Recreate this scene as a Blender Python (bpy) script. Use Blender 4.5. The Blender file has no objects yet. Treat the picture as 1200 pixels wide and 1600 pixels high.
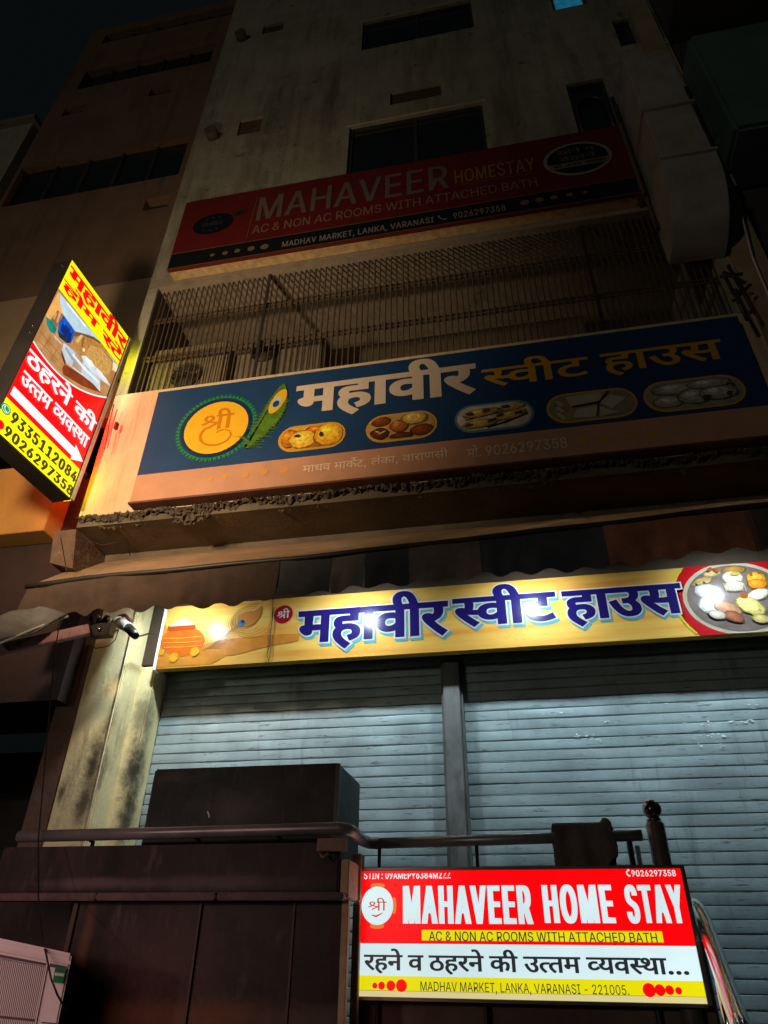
import bpy, bmesh, math, random
import numpy as np
from math import sin, cos, pi, radians
from mathutils import Vector, Matrix
from mathutils.geometry import tessellate_polygon, delaunay_2d_cdt

S = bpy.context.scene
COL = S.collection
random.seed(7)

# ------------------------------------------------------------------ camera
RIGHT = Vector((0.982136, 0.187843, 0.01115))
UP = Vector((0.094136, -0.541768, 0.83524))
FWD = Vector((-0.162935, 0.819269, 0.549773))
EYE = Vector((0.0, 0.0, 1.6))
FPX = 1066.98                      # focal length in pixels of the 1200 x 1600 photograph
cam_data = bpy.data.cameras.new('camera')
cam_data.sensor_fit = 'VERTICAL'
cam_data.sensor_height = 36.0
cam_data.lens = FPX / 1600 * 36.0
cam_data.clip_start = 0.05
cam_data.clip_end = 500
cam = bpy.data.objects.new('camera', cam_data)
COL.objects.link(cam)
m = Matrix((RIGHT, UP, -FWD)).transposed().to_4x4()
m.translation = EYE
cam.matrix_world = m
S.camera = cam

# ------------------------------------------------------------------ night sky and exposure
world = bpy.data.worlds.new('World')
S.world = world
world.use_nodes = True
wn = world.node_tree.nodes
bg = wn['Background']
bg.inputs[0].default_value = (0.34, 0.46, 0.50, 1)
bg.inputs[1].default_value = 0.0075
S.view_settings.view_transform = 'Standard'
S.view_settings.look = 'None'
S.view_settings.exposure = 0
S.view_settings.gamma = 1
S.render.engine = 'CYCLES'
S.cycles.use_denoising = True
S.cycles.max_bounces = 6


def lamp(name, kind, loc, power, col, size=0.1, target=None, spot=None, blend=0.3):
    d = bpy.data.lights.new(name, kind)
    d.energy = power
    d.color = col
    d.shadow_soft_size = size
    if spot:
        d.spot_size = radians(spot)
        d.spot_blend = blend
    o = bpy.data.objects.new(name, d)
    COL.objects.link(o)
    o.location = loc
    if target is not None:
        o.rotation_euler = (Vector(target) - Vector(loc)).to_track_quat('-Z', 'Y').to_euler()
    return o


# the lamps of the street: sodium lamp down the lane on the left, a far pale one across the road, a reddish shop light
lamp('street_lamp_light', 'SPOT', (-2.5, 1.4, 4.0), 280, (1.0, 0.70, 0.42), 0.12, (-2.6, 3.6, 4.95), 112, 0.8)
lamp('next_shop_light', 'POINT', (2.55, 3.85, 3.95), 65, (1.0, 0.72, 0.42), 0.05)
lamp('far_street_light', 'POINT', (-9.0, -13.0, 4.0), 520, (1.0, 0.90, 0.70), 0.4)
lamp('shop_light', 'SPOT', (-1.5, -0.5, 2.0), 165, (1.0, 0.52, 0.50), 0.7, (-2.1, 2.3, 1.2), 60, 1.0)

# ------------------------------------------------------------------ helpers: pixels to points on real planes


def ray(u, v):
    return FWD + (u - 600) / FPX * RIGHT + (800 - v) / FPX * UP


def at(u, v, Y):
    d = ray(u, v)
    return EYE + d * (Y / d.y)


def X_at(u, v, Y):
    return at(u, v, Y).x


def Z_at(u, v, Y):
    return at(u, v, Y).z


class Plane:
    """a flat sign face: a runs along it, b up it, n points to the street"""

    def __init__(s, o, a, b):
        s.o = Vector(o)
        s.a = Vector(a).normalized()
        s.b = Vector(b).normalized()
        s.n = s.a.cross(s.b)

    def ab(s, u, v):
        d = ray(u, v)
        t = (s.o - EYE).dot(s.n) / d.dot(s.n)
        p = EYE + d * t - s.o
        return p.dot(s.a), p.dot(s.b)

    def pt(s, a, b, off=0.0):
        return s.o + s.a * a + s.b * b + s.n * off

    def px(s, u, v, off=0.0):
        return s.pt(*s.ab(u, v), off)


def front(Y):
    return Plane((0, Y, 0), (1, 0, 0), (0, 0, 1))


def lin(c):
    return tuple((x / 255 / 12.92) if x / 255 <= 0.04045 else ((x / 255 + 0.055) / 1.055) ** 2.4 for x in c)


# ------------------------------------------------------------------ mesh builder


class MB:
    def __init__(s):
        s.v = []
        s.f = []
        s.sm = []

    def add(s, verts, faces, smooth=False):
        b = len(s.v)
        s.v += [Vector(p) for p in verts]
        for f in faces:
            s.f.append([b + i for i in f])
            s.sm.append(smooth)
        return s

    def poly(s, pts):
        return s.add(pts, [list(range(len(pts)))])

    def box(s, x0, x1, y0, y1, z0, z1):
        v = [(x, y, z) for z in (z0, z1) for y in (y0, y1) for x in (x0, x1)]
        return s.add(v, [(0, 2, 3, 1), (4, 5, 7, 6), (0, 1, 5, 4), (2, 6, 7, 3), (0, 4, 6, 2), (1, 3, 7, 5)])

    def hexa(s, lo, hi):
        """two quads with the same winding joined into a solid"""
        v = list(lo) + list(hi)
        return s.add(v, [(3, 2, 1, 0), (4, 5, 6, 7)] + [(i, (i + 1) % 4, 4 + (i + 1) % 4, 4 + i) for i in range(4)])

    def prism(s, pts, ext):
        n = len(pts)
        e = Vector(ext)
        v = [Vector(p) for p in pts] + [Vector(p) + e for p in pts]
        return s.add(v, [list(range(n))[::-1], list(range(n, 2 * n))] + [(i, (i + 1) % n, n + (i + 1) % n, n + i) for i in range(n)])

    def tube(s, path, r, n=12, cap=True):
        path = [Vector(p) for p in path]
        rings = []
        prev = None
        rs = r if isinstance(r, (list, tuple)) else [r] * len(path)
        for i, p in enumerate(path):
            t = (path[min(i + 1, len(path) - 1)] - path[max(i - 1, 0)]).normalized()
            if prev is None:
                ref = Vector((0, 0, 1)) if abs(t.z) < 0.9 else Vector((1, 0, 0))
                x = t.cross(ref).normalized()
            else:
                x = (prev - t * prev.dot(t)).normalized()
            prev = x
            y = t.cross(x)
            rings.append([p + (x * cos(2 * pi * k / n) + y * sin(2 * pi * k / n)) * rs[i] for k in range(n)])
        v = [q for g in rings for q in g]
        f = []
        for i in range(len(rings) - 1):
            for k in range(n):
                f.append((i * n + k, i * n + (k + 1) % n, (i + 1) * n + (k + 1) % n, (i + 1) * n + k))
        b = len(s.v)
        s.add(v, f, True)
        if cap:
            s.f.append([b + k for k in range(n)][::-1])
            s.f.append([b + (len(rings) - 1) * n + k for k in range(n)])
            s.sm += [False, False]
        return s

    def lathe(s, c, axis, prof, n=24):
        """prof: list of (radius, height along axis)"""
        ax = Vector(axis).normalized()
        c = Vector(c)
        return s.tube([c + ax * h for r, h in prof], [max(r, 1e-4) for r, h in prof], n)

    def sphere(s, c, r, nu=20, nv=12, sq=(1, 1, 1)):
        c = Vector(c)
        v = []
        for j in range(nv + 1):
            th = pi * j / nv
            for i in range(nu):
                ph = 2 * pi * i / nu
                v.append(c + Vector((r * sq[0] * sin(th) * cos(ph), r * sq[1] * sin(th) * sin(ph), r * sq[2] * cos(th))))
        f = []
        for j in range(nv):
            for i in range(nu):
                f.append((j * nu + i, (j + 1) * nu + i, (j + 1) * nu + (i + 1) % nu, j * nu + (i + 1) % nu))
        return s.add(v, f, True)

    def grid(s, fn, nu, nv, smooth=True):
        v = [fn(i / nu, j / nv) for j in range(nv + 1) for i in range(nu + 1)]
        f = [(j * (nu + 1) + i, j * (nu + 1) + i + 1, (j + 1) * (nu + 1) + i + 1, (j + 1) * (nu + 1) + i) for j in range(nv) for i in range(nu)]
        return s.add(v, f, smooth)

    def ellipse(s, pl, a, b, ra, rb, off, rot=0.0, n=40):
        c, q = cos(rot), sin(rot)
        return s.poly([pl.pt(a + ra * cos(t) * c - rb * sin(t) * q, b + ra * cos(t) * q + rb * sin(t) * c, off) for t in [2 * pi * k / n for k in range(n)]])

    def stroke(s, pl, pts, w, off, closed=False):
        """a painted line of width w (or widths) through (a, b) points"""
        pts = [Vector(p) for p in pts]
        n = len(pts)
        ws = w if isinstance(w, (list, tuple)) else [w] * n
        L = []
        Rr = []
        for i in range(n):
            if closed:
                t = pts[(i + 1) % n] - pts[i - 1]
            else:
                t = pts[min(i + 1, n - 1)] - pts[max(i - 1, 0)]
            t.normalize()
            nn = Vector((-t.y, t.x)) * ws[i] / 2
            L.append(pts[i] + nn)
            Rr.append(pts[i] - nn)
        v = [pl.pt(p.x, p.y, off) for p in L] + [pl.pt(p.x, p.y, off) for p in Rr]
        k = n if closed else n - 1
        return s.add(v, [(i, n + i, n + (i + 1) % n, (i + 1) % n) for i in range(k)])

    def mesh(s, name, mat, org=(0, 0, 0), bevel=0.0):
        me = bpy.data.meshes.new(name)
        o = Vector(org)
        me.from_pydata([tuple(p - o) for p in s.v], [], s.f)
        for p, q in zip(me.polygons, s.sm):
            p.use_smooth = q
        if bevel:
            bm = bmesh.new()
            bm.from_mesh(me)
            bmesh.ops.recalc_face_normals(bm, faces=bm.faces)
            ed = [e for e in bm.edges if len(e.link_faces) == 2 and e.calc_face_angle(0) > 0.6]
            bmesh.ops.bevel(bm, geom=ed, offset=bevel, segments=2, affect='EDGES', clamp_overlap=True)
            bm.to_mesh(me)
            bm.free()
        me.materials.append(mat)
        me.update()
        return me


def tag(o, label, cat, group=None):
    o['label'] = label
    o['category'] = cat
    if group:
        o['group'] = group
    return o


def thing(name, loc, label, cat, group=None):
    o = bpy.data.objects.new(name, None)
    o.empty_display_size = 0.1
    COL.objects.link(o)
    o.location = loc
    return tag(o, label, cat, group)


def root_loc(o):
    while o.parent:
        o = o.parent
    return o.location


SPLIT = {'screw', 'wall_bracket', 'wooden_leg', 'wooden_side', 'seam_strip', 'bolt', 'baluster', 'rail_post', 'arm', 'flange', 'pot_band', 'lintel', 'flower', 'cup_pleat', 'nut_topping', 'tray_shadow', 'ledge', 'emblem_lettering_none', 'floor_joint', 'orange_wash', 'mullion', 'shelf_and_dark_fill', 'trim', 'frame_rail', 'wreath_none'}


def pieces(mb):
    """the separate pieces of a builder, each as a builder of its own"""
    par = list(range(len(mb.v)))

    def find(i):
        while par[i] != i:
            par[i] = par[par[i]]
            i = par[i]
        return i
    for f in mb.f:
        for i in f[1:]:
            par[find(i)] = find(f[0])
    groups = {}
    for f, q in zip(mb.f, mb.sm):
        groups.setdefault(find(f[0]), []).append((f, q))
    res = []
    for fs in groups.values():
        n = MB()
        ids = sorted({i for f, q in fs for i in f})
        mp = {j: k for k, j in enumerate(ids)}
        n.v = [mb.v[j] for j in ids]
        n.f = [[mp[i] for i in f] for f, q in fs]
        n.sm = [q for f, q in fs]
        res.append(n)
    return res


def part(name, mb, mat, parent, label=None, bevel=0.0):
    if name in SPLIT:
        for piece in pieces(mb):
            o = one_part(name, piece, mat, parent, label, bevel)
        return o
    return one_part(name, mb, mat, parent, label, bevel)


def one_part(name, mb, mat, parent, label=None, bevel=0.0):
    o = bpy.data.objects.new(name, mb.mesh(name, mat, root_loc(parent), bevel))
    COL.objects.link(o)
    o.parent = parent
    if label:
        o['label'] = label
    return o


def solo(name, mb, mat, loc, label, cat, group=None, bevel=0.0):
    o = bpy.data.objects.new(name, mb.mesh(name, mat, loc, bevel))
    COL.objects.link(o)
    o.location = loc
    return tag(o, label, cat, group)


def struct(name, mb, mat):
    o = bpy.data.objects.new(name, mb.mesh(name, mat))
    COL.objects.link(o)
    o['kind'] = 'structure'
    return o


# ------------------------------------------------------------------ materials


def mat(name, col, rough=0.7, metal=0.0, var=0.25, scale=3.0, bump=0.0, bscale=40.0, dirt=None, dirt_amt=0.5, dirt_scale=(2, 2, 2), dirt_lo=0.5, dirt_hi=0.7, spec=0.5, rvar=0.0, coat=0.0):
    """procedural surface: base colour with cloudy variation, an optional layer of dirt patches and fine bumps"""
    M = bpy.data.materials.new(name)
    M.use_nodes = True
    N = M.node_tree.nodes
    K = M.node_tree.links
    P = N['Principled BSDF']
    tc = N.new('ShaderNodeTexCoord')
    nz = N.new('ShaderNodeTexNoise')
    nz.inputs['Scale'].default_value = scale
    nz.inputs['Detail'].default_value = 6
    nz.inputs['Roughness'].default_value = 0.65
    K.new(tc.outputs['Object'], nz.inputs['Vector'])
    mr = N.new('ShaderNodeMapRange')
    mr.inputs['From Min'].default_value = 0.3
    mr.inputs['From Max'].default_value = 0.7
    mr.inputs['To Min'].default_value = 1 - var
    mr.inputs['To Max'].default_value = 1 + var * 0.6
    K.new(nz.outputs['Fac'], mr.inputs['Value'])
    mx = N.new('ShaderNodeVectorMath')
    mx.operation = 'SCALE'
    mx.inputs[0].default_value = col[:3]
    K.new(mr.outputs[0], mx.inputs['Scale'])
    out = mx.outputs[0]
    if dirt is not None:
        mp = N.new('ShaderNodeMapping')
        mp.inputs['Scale'].default_value = dirt_scale
        K.new(tc.outputs['Object'], mp.inputs['Vector'])
        n2 = N.new('ShaderNodeTexNoise')
        n2.inputs['Scale'].default_value = 1.0
        n2.inputs['Detail'].default_value = 8
        n2.inputs['Roughness'].default_value = 0.7
        K.new(mp.outputs[0], n2.inputs['Vector'])
        r2 = N.new('ShaderNodeMapRange')
        r2.inputs['From Min'].default_value = dirt_lo
        r2.inputs['From Max'].default_value = dirt_hi
        r2.inputs['To Max'].default_value = dirt_amt
        K.new(n2.outputs['Fac'], r2.inputs['Value'])
        mm = N.new('ShaderNodeMix')
        mm.data_type = 'RGBA'
        K.new(r2.outputs[0], mm.inputs['Factor'])
        K.new(out, mm.inputs['A'])
        mm.inputs['B'].default_value = (*dirt[:3], 1)
        out = mm.outputs['Result']
    K.new(out, P.inputs['Base Color'])
    P.inputs['Roughness'].default_value = rough
    P.inputs['Metallic'].default_value = metal
    P.inputs['Specular IOR Level'].default_value = spec
    P.inputs['Coat Weight'].default_value = coat
    P.inputs['Coat Roughness'].default_value = 0.06
    if rvar:
        r3 = N.new('ShaderNodeMapRange')
        r3.inputs['To Min'].default_value = max(0.02, rough - rvar)
        r3.inputs['To Max'].default_value = min(1, rough + rvar)
        K.new(nz.outputs['Fac'], r3.inputs['Value'])
        K.new(r3.outputs[0], P.inputs['Roughness'])
    if bump:
        n3 = N.new('ShaderNodeTexNoise')
        n3.inputs['Scale'].default_value = bscale
        n3.inputs['Detail'].default_value = 5
        K.new(tc.outputs['Object'], n3.inputs['Vector'])
        bp = N.new('ShaderNodeBump')
        bp.inputs['Strength'].default_value = bump
        bp.inputs['Distance'].default_value = 0.01
        K.new(n3.outputs['Fac'], bp.inputs['Height'])
        K.new(bp.outputs[0], P.inputs['Normal'])
    return M


def add_stain_or_sheen(M, centre, size, col, amt, nscale=9.0):
    """a soot, wear or painted sheen patch with a place of its own: an ellipsoid in object space broken up by noise"""
    N = M.node_tree.nodes
    K = M.node_tree.links
    P = N['Principled BSDF']
    src = P.inputs['Base Color'].links[0].from_socket
    tc = N.new('ShaderNodeTexCoord')
    sub = N.new('ShaderNodeVectorMath')
    sub.operation = 'SUBTRACT'
    sub.inputs[1].default_value = centre
    K.new(tc.outputs['Object'], sub.inputs[0])
    dv = N.new('ShaderNodeVectorMath')
    dv.operation = 'DIVIDE'
    dv.inputs[1].default_value = size
    K.new(sub.outputs[0], dv.inputs[0])
    ln = N.new('ShaderNodeVectorMath')
    ln.operation = 'LENGTH'
    K.new(dv.outputs[0], ln.inputs[0])
    nz = N.new('ShaderNodeTexNoise')
    nz.inputs['Scale'].default_value = nscale
    nz.inputs['Detail'].default_value = 8
    nz.inputs['Roughness'].default_value = 0.75
    K.new(tc.outputs['Object'], nz.inputs['Vector'])
    ad = N.new('ShaderNodeMath')
    ad.operation = 'MULTIPLY_ADD'
    ad.inputs[1].default_value = 1.3
    K.new(nz.outputs['Fac'], ad.inputs[0])
    K.new(ln.outputs['Value'], ad.inputs[2])
    mr = N.new('ShaderNodeMapRange')
    mr.interpolation_type = 'SMOOTHSTEP'
    mr.inputs['From Min'].default_value = 0.75
    mr.inputs['From Max'].default_value = 1.75
    mr.inputs['To Min'].default_value = amt
    mr.inputs['To Max'].default_value = 0.0
    K.new(ad.outputs[0], mr.inputs['Value'])
    mm = N.new('ShaderNodeMix')
    mm.data_type = 'RGBA'
    K.new(mr.outputs[0], mm.inputs['Factor'])
    K.new(src, mm.inputs['A'])
    mm.inputs['B'].default_value = (*col, 1)
    K.new(mm.outputs['Result'], P.inputs['Base Color'])


def add_scuffs(M, scale, col, lo, hi, amt, off=0.0):
    """a second layer of marks: noise stretched by scale, thresholded between lo and hi"""
    N = M.node_tree.nodes
    K = M.node_tree.links
    P = N['Principled BSDF']
    src = P.inputs['Base Color'].links[0].from_socket
    tc = N.new('ShaderNodeTexCoord')
    mp = N.new('ShaderNodeMapping')
    mp.inputs['Scale'].default_value = scale
    mp.inputs['Location'].default_value = (off, off * 1.7, off * 0.6)
    K.new(tc.outputs['Object'], mp.inputs['Vector'])
    nz = N.new('ShaderNodeTexNoise')
    nz.inputs['Scale'].default_value = 1.0
    nz.inputs['Detail'].default_value = 9
    nz.inputs['Roughness'].default_value = 0.68
    K.new(mp.outputs[0], nz.inputs['Vector'])
    mr = N.new('ShaderNodeMapRange')
    mr.inputs['From Min'].default_value = lo
    mr.inputs['From Max'].default_value = hi
    mr.inputs['To Max'].default_value = amt
    K.new(nz.outputs['Fac'], mr.inputs['Value'])
    mm = N.new('ShaderNodeMix')
    mm.data_type = 'RGBA'
    K.new(mr.outputs[0], mm.inputs['Factor'])
    K.new(src, mm.inputs['A'])
    mm.inputs['B'].default_value = (*col, 1)
    K.new(mm.outputs['Result'], P.inputs['Base Color'])


def lit(name, col, strength=1.0, gloss=True, mottled=0.06, scale=3.0):
    """translucent print lit from inside a light box"""
    M = bpy.data.materials.new(name)
    M.use_nodes = True
    N = M.node_tree.nodes
    K = M.node_tree.links
    P = N['Principled BSDF']
    P.inputs['Base Color'].default_value = (*[c * 0.25 for c in col], 1)
    P.inputs['Roughness'].default_value = 0.25
    tc = N.new('ShaderNodeTexCoord')
    nz = N.new('ShaderNodeTexNoise')
    nz.inputs['Scale'].default_value = scale
    nz.inputs['Detail'].default_value = 3
    K.new(tc.outputs['Object'], nz.inputs['Vector'])
    mr = N.new('ShaderNodeMapRange')
    mr.inputs['From Min'].default_value = 0.3
    mr.inputs['From Max'].default_value = 0.7
    mr.inputs['To Min'].default_value = strength * (1 - mottled)
    mr.inputs['To Max'].default_value = strength * (1 + mottled)
    K.new(nz.outputs['Fac'], mr.inputs['Value'])
    P.inputs['Emission Color'].default_value = (*col, 1)
    K.new(mr.outputs[0], P.inputs['Emission Strength'])
    return M


def plain(name, col, rough=0.35, var=0.08, scale=6.0, **k):
    return mat(name, col, rough=rough, var=var, scale=scale, **k)


GLYPHS = {
 'D50': '509,551 509,0 428,0 428,250 207,250 207,213 ~207,180 ~178,151 159,151 ~140,151 ~98,176 ~62,215 ~39,259 39,278 ~39,296 ~66,321 100,321 126,321 126,551 0,551 0,622 612,622 612,551|428,551 207,551 207,321 428,321',
 'D61': '321,69 ~357,80 ~403,116 403,148 ~403,186 ~345,229 280,229 ~211,229 ~138,172 138,124 ~138,93 ~161,35 ~232,-36 302,-89 248,-142 ~157,-71 ~58,53 58,130 ~58,168 ~89,227 115,248 ~96,266 ~69,318 69,352 ~69,380 ~89,420 106,433 ~129,450 ~188,465 229,465 361,465 361,551 0,551 0,622 546,622 546,551 442,551 442,394 230,394 ~199,394 ~173,388 164,381 ~149,369 149,347 ~149,327 ~169,296 183,284 ~230,300 284,300 ~353,300 ~440,258 ~481,191 481,153 ~481,95 ~413,19 348,2',
 'D66': '170,551 170,0 89,0 89,551 0,551 0,622 273,622 273,551',
 'D57': '571,551 467,551 467,0 387,0 387,165 ~361,147 ~286,118 233,118 ~179,118 ~95,160 ~46,235 46,286 ~46,372 ~161,464 255,464 ~268,464 ~307,461 ~344,457 354,454 349,381 ~330,385 ~282,391 259,391 ~197,391 ~127,337 127,287 ~127,236 ~190,188 235,188 ~287,188 ~362,233 387,260 387,551 0,551 0,622 571,622',
 'D68': '-185,615 ~-202,650 ~-220,714 -220,748 ~-220,813 ~-136,896 -61,896 ~-1,896 ~79,839 ~137,718 163,622 273,622 273,551 170,551 170,0 89,0 89,551 0,551 0,622 87,622 ~59,726 ~-2,825 -57,825 ~-97,825 ~-139,776 -139,733 ~-139,699 ~-119,644 -105,615',
 'D52': '395,42 341,-12 ~282,37 ~178,137 ~98,225 75,256 ~53,287 ~40,323 40,340 ~40,359 ~70,393 104,393 ~129,393 ~166,370 181,349 ~220,369 ~256,429 256,468 ~256,491 ~246,536 239,551 0,551 0,622 424,622 424,551 320,551 ~336,516 336,458 ~336,403 ~292,327 ~216,274 167,254 ~212,202 ~331,91',
 'D215': '369,322 ~400,322 ~450,327 478,332 486,260 ~461,255 ~409,251 380,251 ~338,251 ~245,266 212,277 ~192,264 167,253 ~208,201 ~319,91 380,42 326,-12 ~270,37 ~171,137 ~95,225 73,256 ~51,287 ~40,323 40,340 ~40,359 ~70,393 104,393 ~129,393 ~166,370 181,350 ~202,369 ~217,428 217,458 ~217,488 ~208,536 201,551 0,551 0,622 403,622 403,551 281,551 ~288,534 ~298,488 298,458 ~298,416 ~279,354 262,333 ~314,322',
 'D35': '519,551 371,551 371,349 316,349 ~268,349 ~204,333 181,318 ~126,280 126,215 ~126,167 ~170,104 ~241,74 283,74 ~337,74 ~413,99 455,121 482,47 ~438,27 ~339,0 286,0 ~217,0 ~108,52 ~46,150 46,220 ~46,285 ~114,374 ~225,420 288,420 290,420 290,551 0,551 0,622 519,622',
 'D13': '0,622 563,622 563,551 453,551 ~485,512 485,464 ~485,374 406,328 ~442,296 ~499,211 499,152 ~499,102 ~454,34 ~376,0 328,0 ~271,0 ~168,61 ~73,199 29,313 100,338 ~128,260 ~195,141 ~274,74 320,74 ~361,74 ~414,111 414,160 ~414,201 ~369,270 329,301 ~299,295 264,294 259,364 ~333,366 ~404,414 404,463 ~404,493 ~374,538 351,551 0,551',
 'D60': '587,551 587,0 506,0 506,266 ~477,257 ~419,251 380,251 ~338,251 ~245,266 212,277 ~192,264 167,253 ~208,201 ~319,91 380,42 326,-12 ~270,37 ~171,137 ~95,225 73,256 ~51,287 ~40,323 40,340 ~40,359 ~70,393 104,393 ~129,393 ~166,370 181,350 ~202,369 ~217,428 217,458 ~217,488 ~208,536 201,551 0,551 0,622 691,622 691,551|369,322 ~408,322 ~472,330 506,339 506,551 281,551 ~288,534 ~298,488 298,458 ~298,416 ~279,354 262,333 ~314,322',
 'D284': '243,40 195,107 447,258 ~389,270 ~295,298 257,314 ~214,286 ~123,229 76,202 28,270 ~69,290 ~146,333 183,354 ~130,392 ~89,464 89,503 ~89,556 ~174,632 247,632 ~313,632 ~399,559 399,500 ~399,457 ~354,388 319,361 ~363,344 ~483,316 537,310 537,551 461,551 461,622 722,622 722,551 618,551 618,0 537,0 537,234|168,497 ~168,473 ~202,419 248,393 ~281,415 ~318,469 318,500 ~318,534 ~278,566 244,566 ~215,566 ~168,532',
 'D43': '630,551 526,551 526,0 445,0 445,150 ~414,130 ~341,103 283,103 ~206,103 ~111,184 111,251 ~111,278 ~129,328 148,348 ~101,366 ~42,437 42,493 ~42,553 ~124,632 187,632 ~240,632 ~311,576 311,531 ~311,484 271,443 210,482 ~221,492 ~230,515 230,526 ~230,541 ~210,568 184,568 ~156,568 ~116,524 116,489 ~116,457 ~147,418 ~196,400 223,397 ~253,405 288,405 ~299,405 ~326,403 333,402 326,332 ~320,333 ~303,333 298,333 ~248,333 ~191,292 191,254 ~191,213 ~248,173 292,173 ~345,173 ~419,216 445,245 445,551 383,551 383,622 630,622',
 'D25': '777,551 452,551 452,349 ~500,399 569,399 ~634,399 ~716,316 716,239 ~716,193 ~686,89 651,39 579,80 ~604,112 ~636,196 636,237 ~636,284 ~597,330 562,330 ~508,330 452,258 452,0 371,0 371,174 ~347,154 ~276,118 226,118 ~179,118 ~96,156 ~46,233 46,290 ~46,370 ~156,464 244,464 ~267,464 ~324,457 339,454 333,381 ~317,385 ~268,391 249,391 ~191,391 ~127,339 127,292 ~127,239 ~188,188 228,188 ~272,188 ~341,230 371,260 371,551 0,551 0,622 777,622',
 'D75': '-169,615 ~-190,694 ~-231,785 ~-281,823 -315,823 ~-337,823 ~-371,814 -385,809 -409,882 ~-370,896 -318,896 ~-264,896 ~-185,845 ~-122,722 -94,615',
 'D181': '-190,615 ~-211,650 ~-240,726 -240,762 ~-240,829 ~-151,896 -85,896 ~-53,896 ~1,883 21,872 -1,806 ~-18,815 ~-56,827 -78,827 ~-118,827 ~-160,782 -160,747 ~-160,714 ~-133,651 -108,615',
 'D54': '0,551 0,622 693,622 693,551 589,551 589,0 508,0 508,355 ~502,356 494,356 ~470,356 ~420,332 ~374,269 356,208 279,232 ~291,278 311,313 ~287,331 ~239,353 209,353 ~169,353 ~126,307 126,271 ~126,233 ~169,164 ~251,89 309,40 255,-12 ~197,38 ~101,129 ~45,222 45,275 ~45,328 ~94,395 ~168,426 204,426 ~248,426 ~321,397 354,370 ~412,426 499,426 ~504,426 508,426 508,551',
 'D6': '-185,772 ~-185,796 ~-152,830 -130,830 ~-107,830 ~-75,796 -75,772 ~-75,748 ~-107,714 -130,714 ~-152,714 ~-185,748',
 'D39': '634,551 634,0 553,0 553,551 420,551 420,321 ~420,279 ~403,221 385,198 ~364,173 ~298,146 251,146 ~158,146 114,205 ~97,228 ~79,298 79,352 79,551 0,551 0,622 737,622 737,551|249,217 ~301,217 321,249 ~332,266 ~339,310 339,353 339,551 160,551 160,353 ~160,314 ~168,268 178,251 ~189,235 ~222,217',
 'D79': '170,551 170,0 89,0 89,551 0,551 0,622 273,622 273,551|90,615 ~69,694 ~28,785 ~-22,823 -56,823 ~-78,823 ~-112,814 -126,809 -150,882 ~-111,896 -59,896 ~-5,896 ~74,845 ~137,722 165,615',
 'D36': '600,551 371,551 371,414 ~451,384 ~539,271 539,198 ~539,128 ~473,41 ~363,0 297,0 ~184,0 ~46,113 46,216 ~46,283 ~114,374 ~225,420 287,420 290,420 290,551 0,551 0,622 600,622|293,72 ~364,72 ~458,133 458,200 ~458,248 ~400,325 343,349 308,349 ~234,349 187,321 ~159,304 ~126,249 126,210 ~126,140 ~221,72',
 'D44': '0,622 569,622 569,551 466,551 466,0 385,0 385,298 204,298 204,244 ~204,216 ~176,188 153,188 ~129,188 ~75,230 ~37,290 37,318 ~37,341 ~64,369 98,369 385,369 385,551 0,551',
 'D198': '0,622 363,622 363,551 0,551|45,242 ~45,277 ~72,333 93,351 ~122,376 ~204,399 272,399 380,399 380,328 291,328 ~230,328 ~169,316 150,299 ~126,280 126,237 ~126,188 ~200,97 271,40 217,-12 ~171,28 ~92,108 ~45,194',
 'D40': '481,551 481,0 400,0 400,328 291,328 ~230,328 ~169,316 150,299 ~126,280 126,237 ~126,188 ~200,97 271,40 217,-12 ~171,28 ~92,108 ~45,194 45,242 ~45,277 ~72,333 93,351 ~122,376 ~204,399 272,399 400,399 400,551 0,551 0,622 584,622 584,551',
 'D212': '0,622 406,622 406,551 0,551|425,193 ~388,162 ~293,118 233,118 ~179,118 ~95,160 ~46,235 46,286 ~46,372 ~161,464 255,464 ~268,464 ~307,461 ~344,457 354,454 349,381 ~330,385 ~282,391 259,391 ~197,391 ~127,337 127,287 ~127,236 ~190,188 235,188 ~287,188 ~362,233 387,259',
 'D51': '595,622 595,551 491,551 491,0 410,0 410,179 ~382,161 ~304,132 253,132 ~163,132 ~52,253 38,353 ~100,366 ~160,413 160,457 ~160,485 ~137,533 123,551 0,551 0,622|129,301 ~149,252 ~210,203 259,203 ~309,203 ~383,245 410,274 410,551 211,551 ~240,499 240,445 ~240,337',
 'D41': '553,551 553,0 472,0 472,180 ~443,161 ~363,132 308,132 ~223,132 ~104,229 83,322 ~178,342 ~255,413 255,467 ~255,517 ~208,568 171,568 ~146,568 ~114,544 114,521 ~114,470 195,461 187,391 ~122,400 ~46,461 46,519 ~46,575 ~119,632 172,632 ~213,632 ~288,597 ~336,525 336,469 ~336,395 ~256,303 182,274 ~205,238 ~263,203 314,203 ~366,203 ~440,243 472,275 472,551 390,551 390,622 656,622 656,551',
 'LA': '25,0 290,728 397,728 665,0 567,0 413,432 ~398,472 ~361,591 334,684 352,684 ~325,590 ~287,469 274,432 124,0|158,203 158,284 532,284 532,203',
 'LB': '88,0 88,728 346,728 ~422,728 ~521,675 ~569,588 569,535 ~569,488 ~536,427 ~482,391 450,382 450,375 ~484,373 ~552,330 ~598,251 598,194 ~598,139 ~547,51 ~440,0 354,0|181,82 352,82 ~437,82 ~508,147 508,195 ~508,231 ~471,293 ~403,330 356,330 181,330|181,408 341,408 ~380,408 ~443,439 ~480,495 480,533 ~480,580 ~415,646 344,646 181,646',
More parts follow.
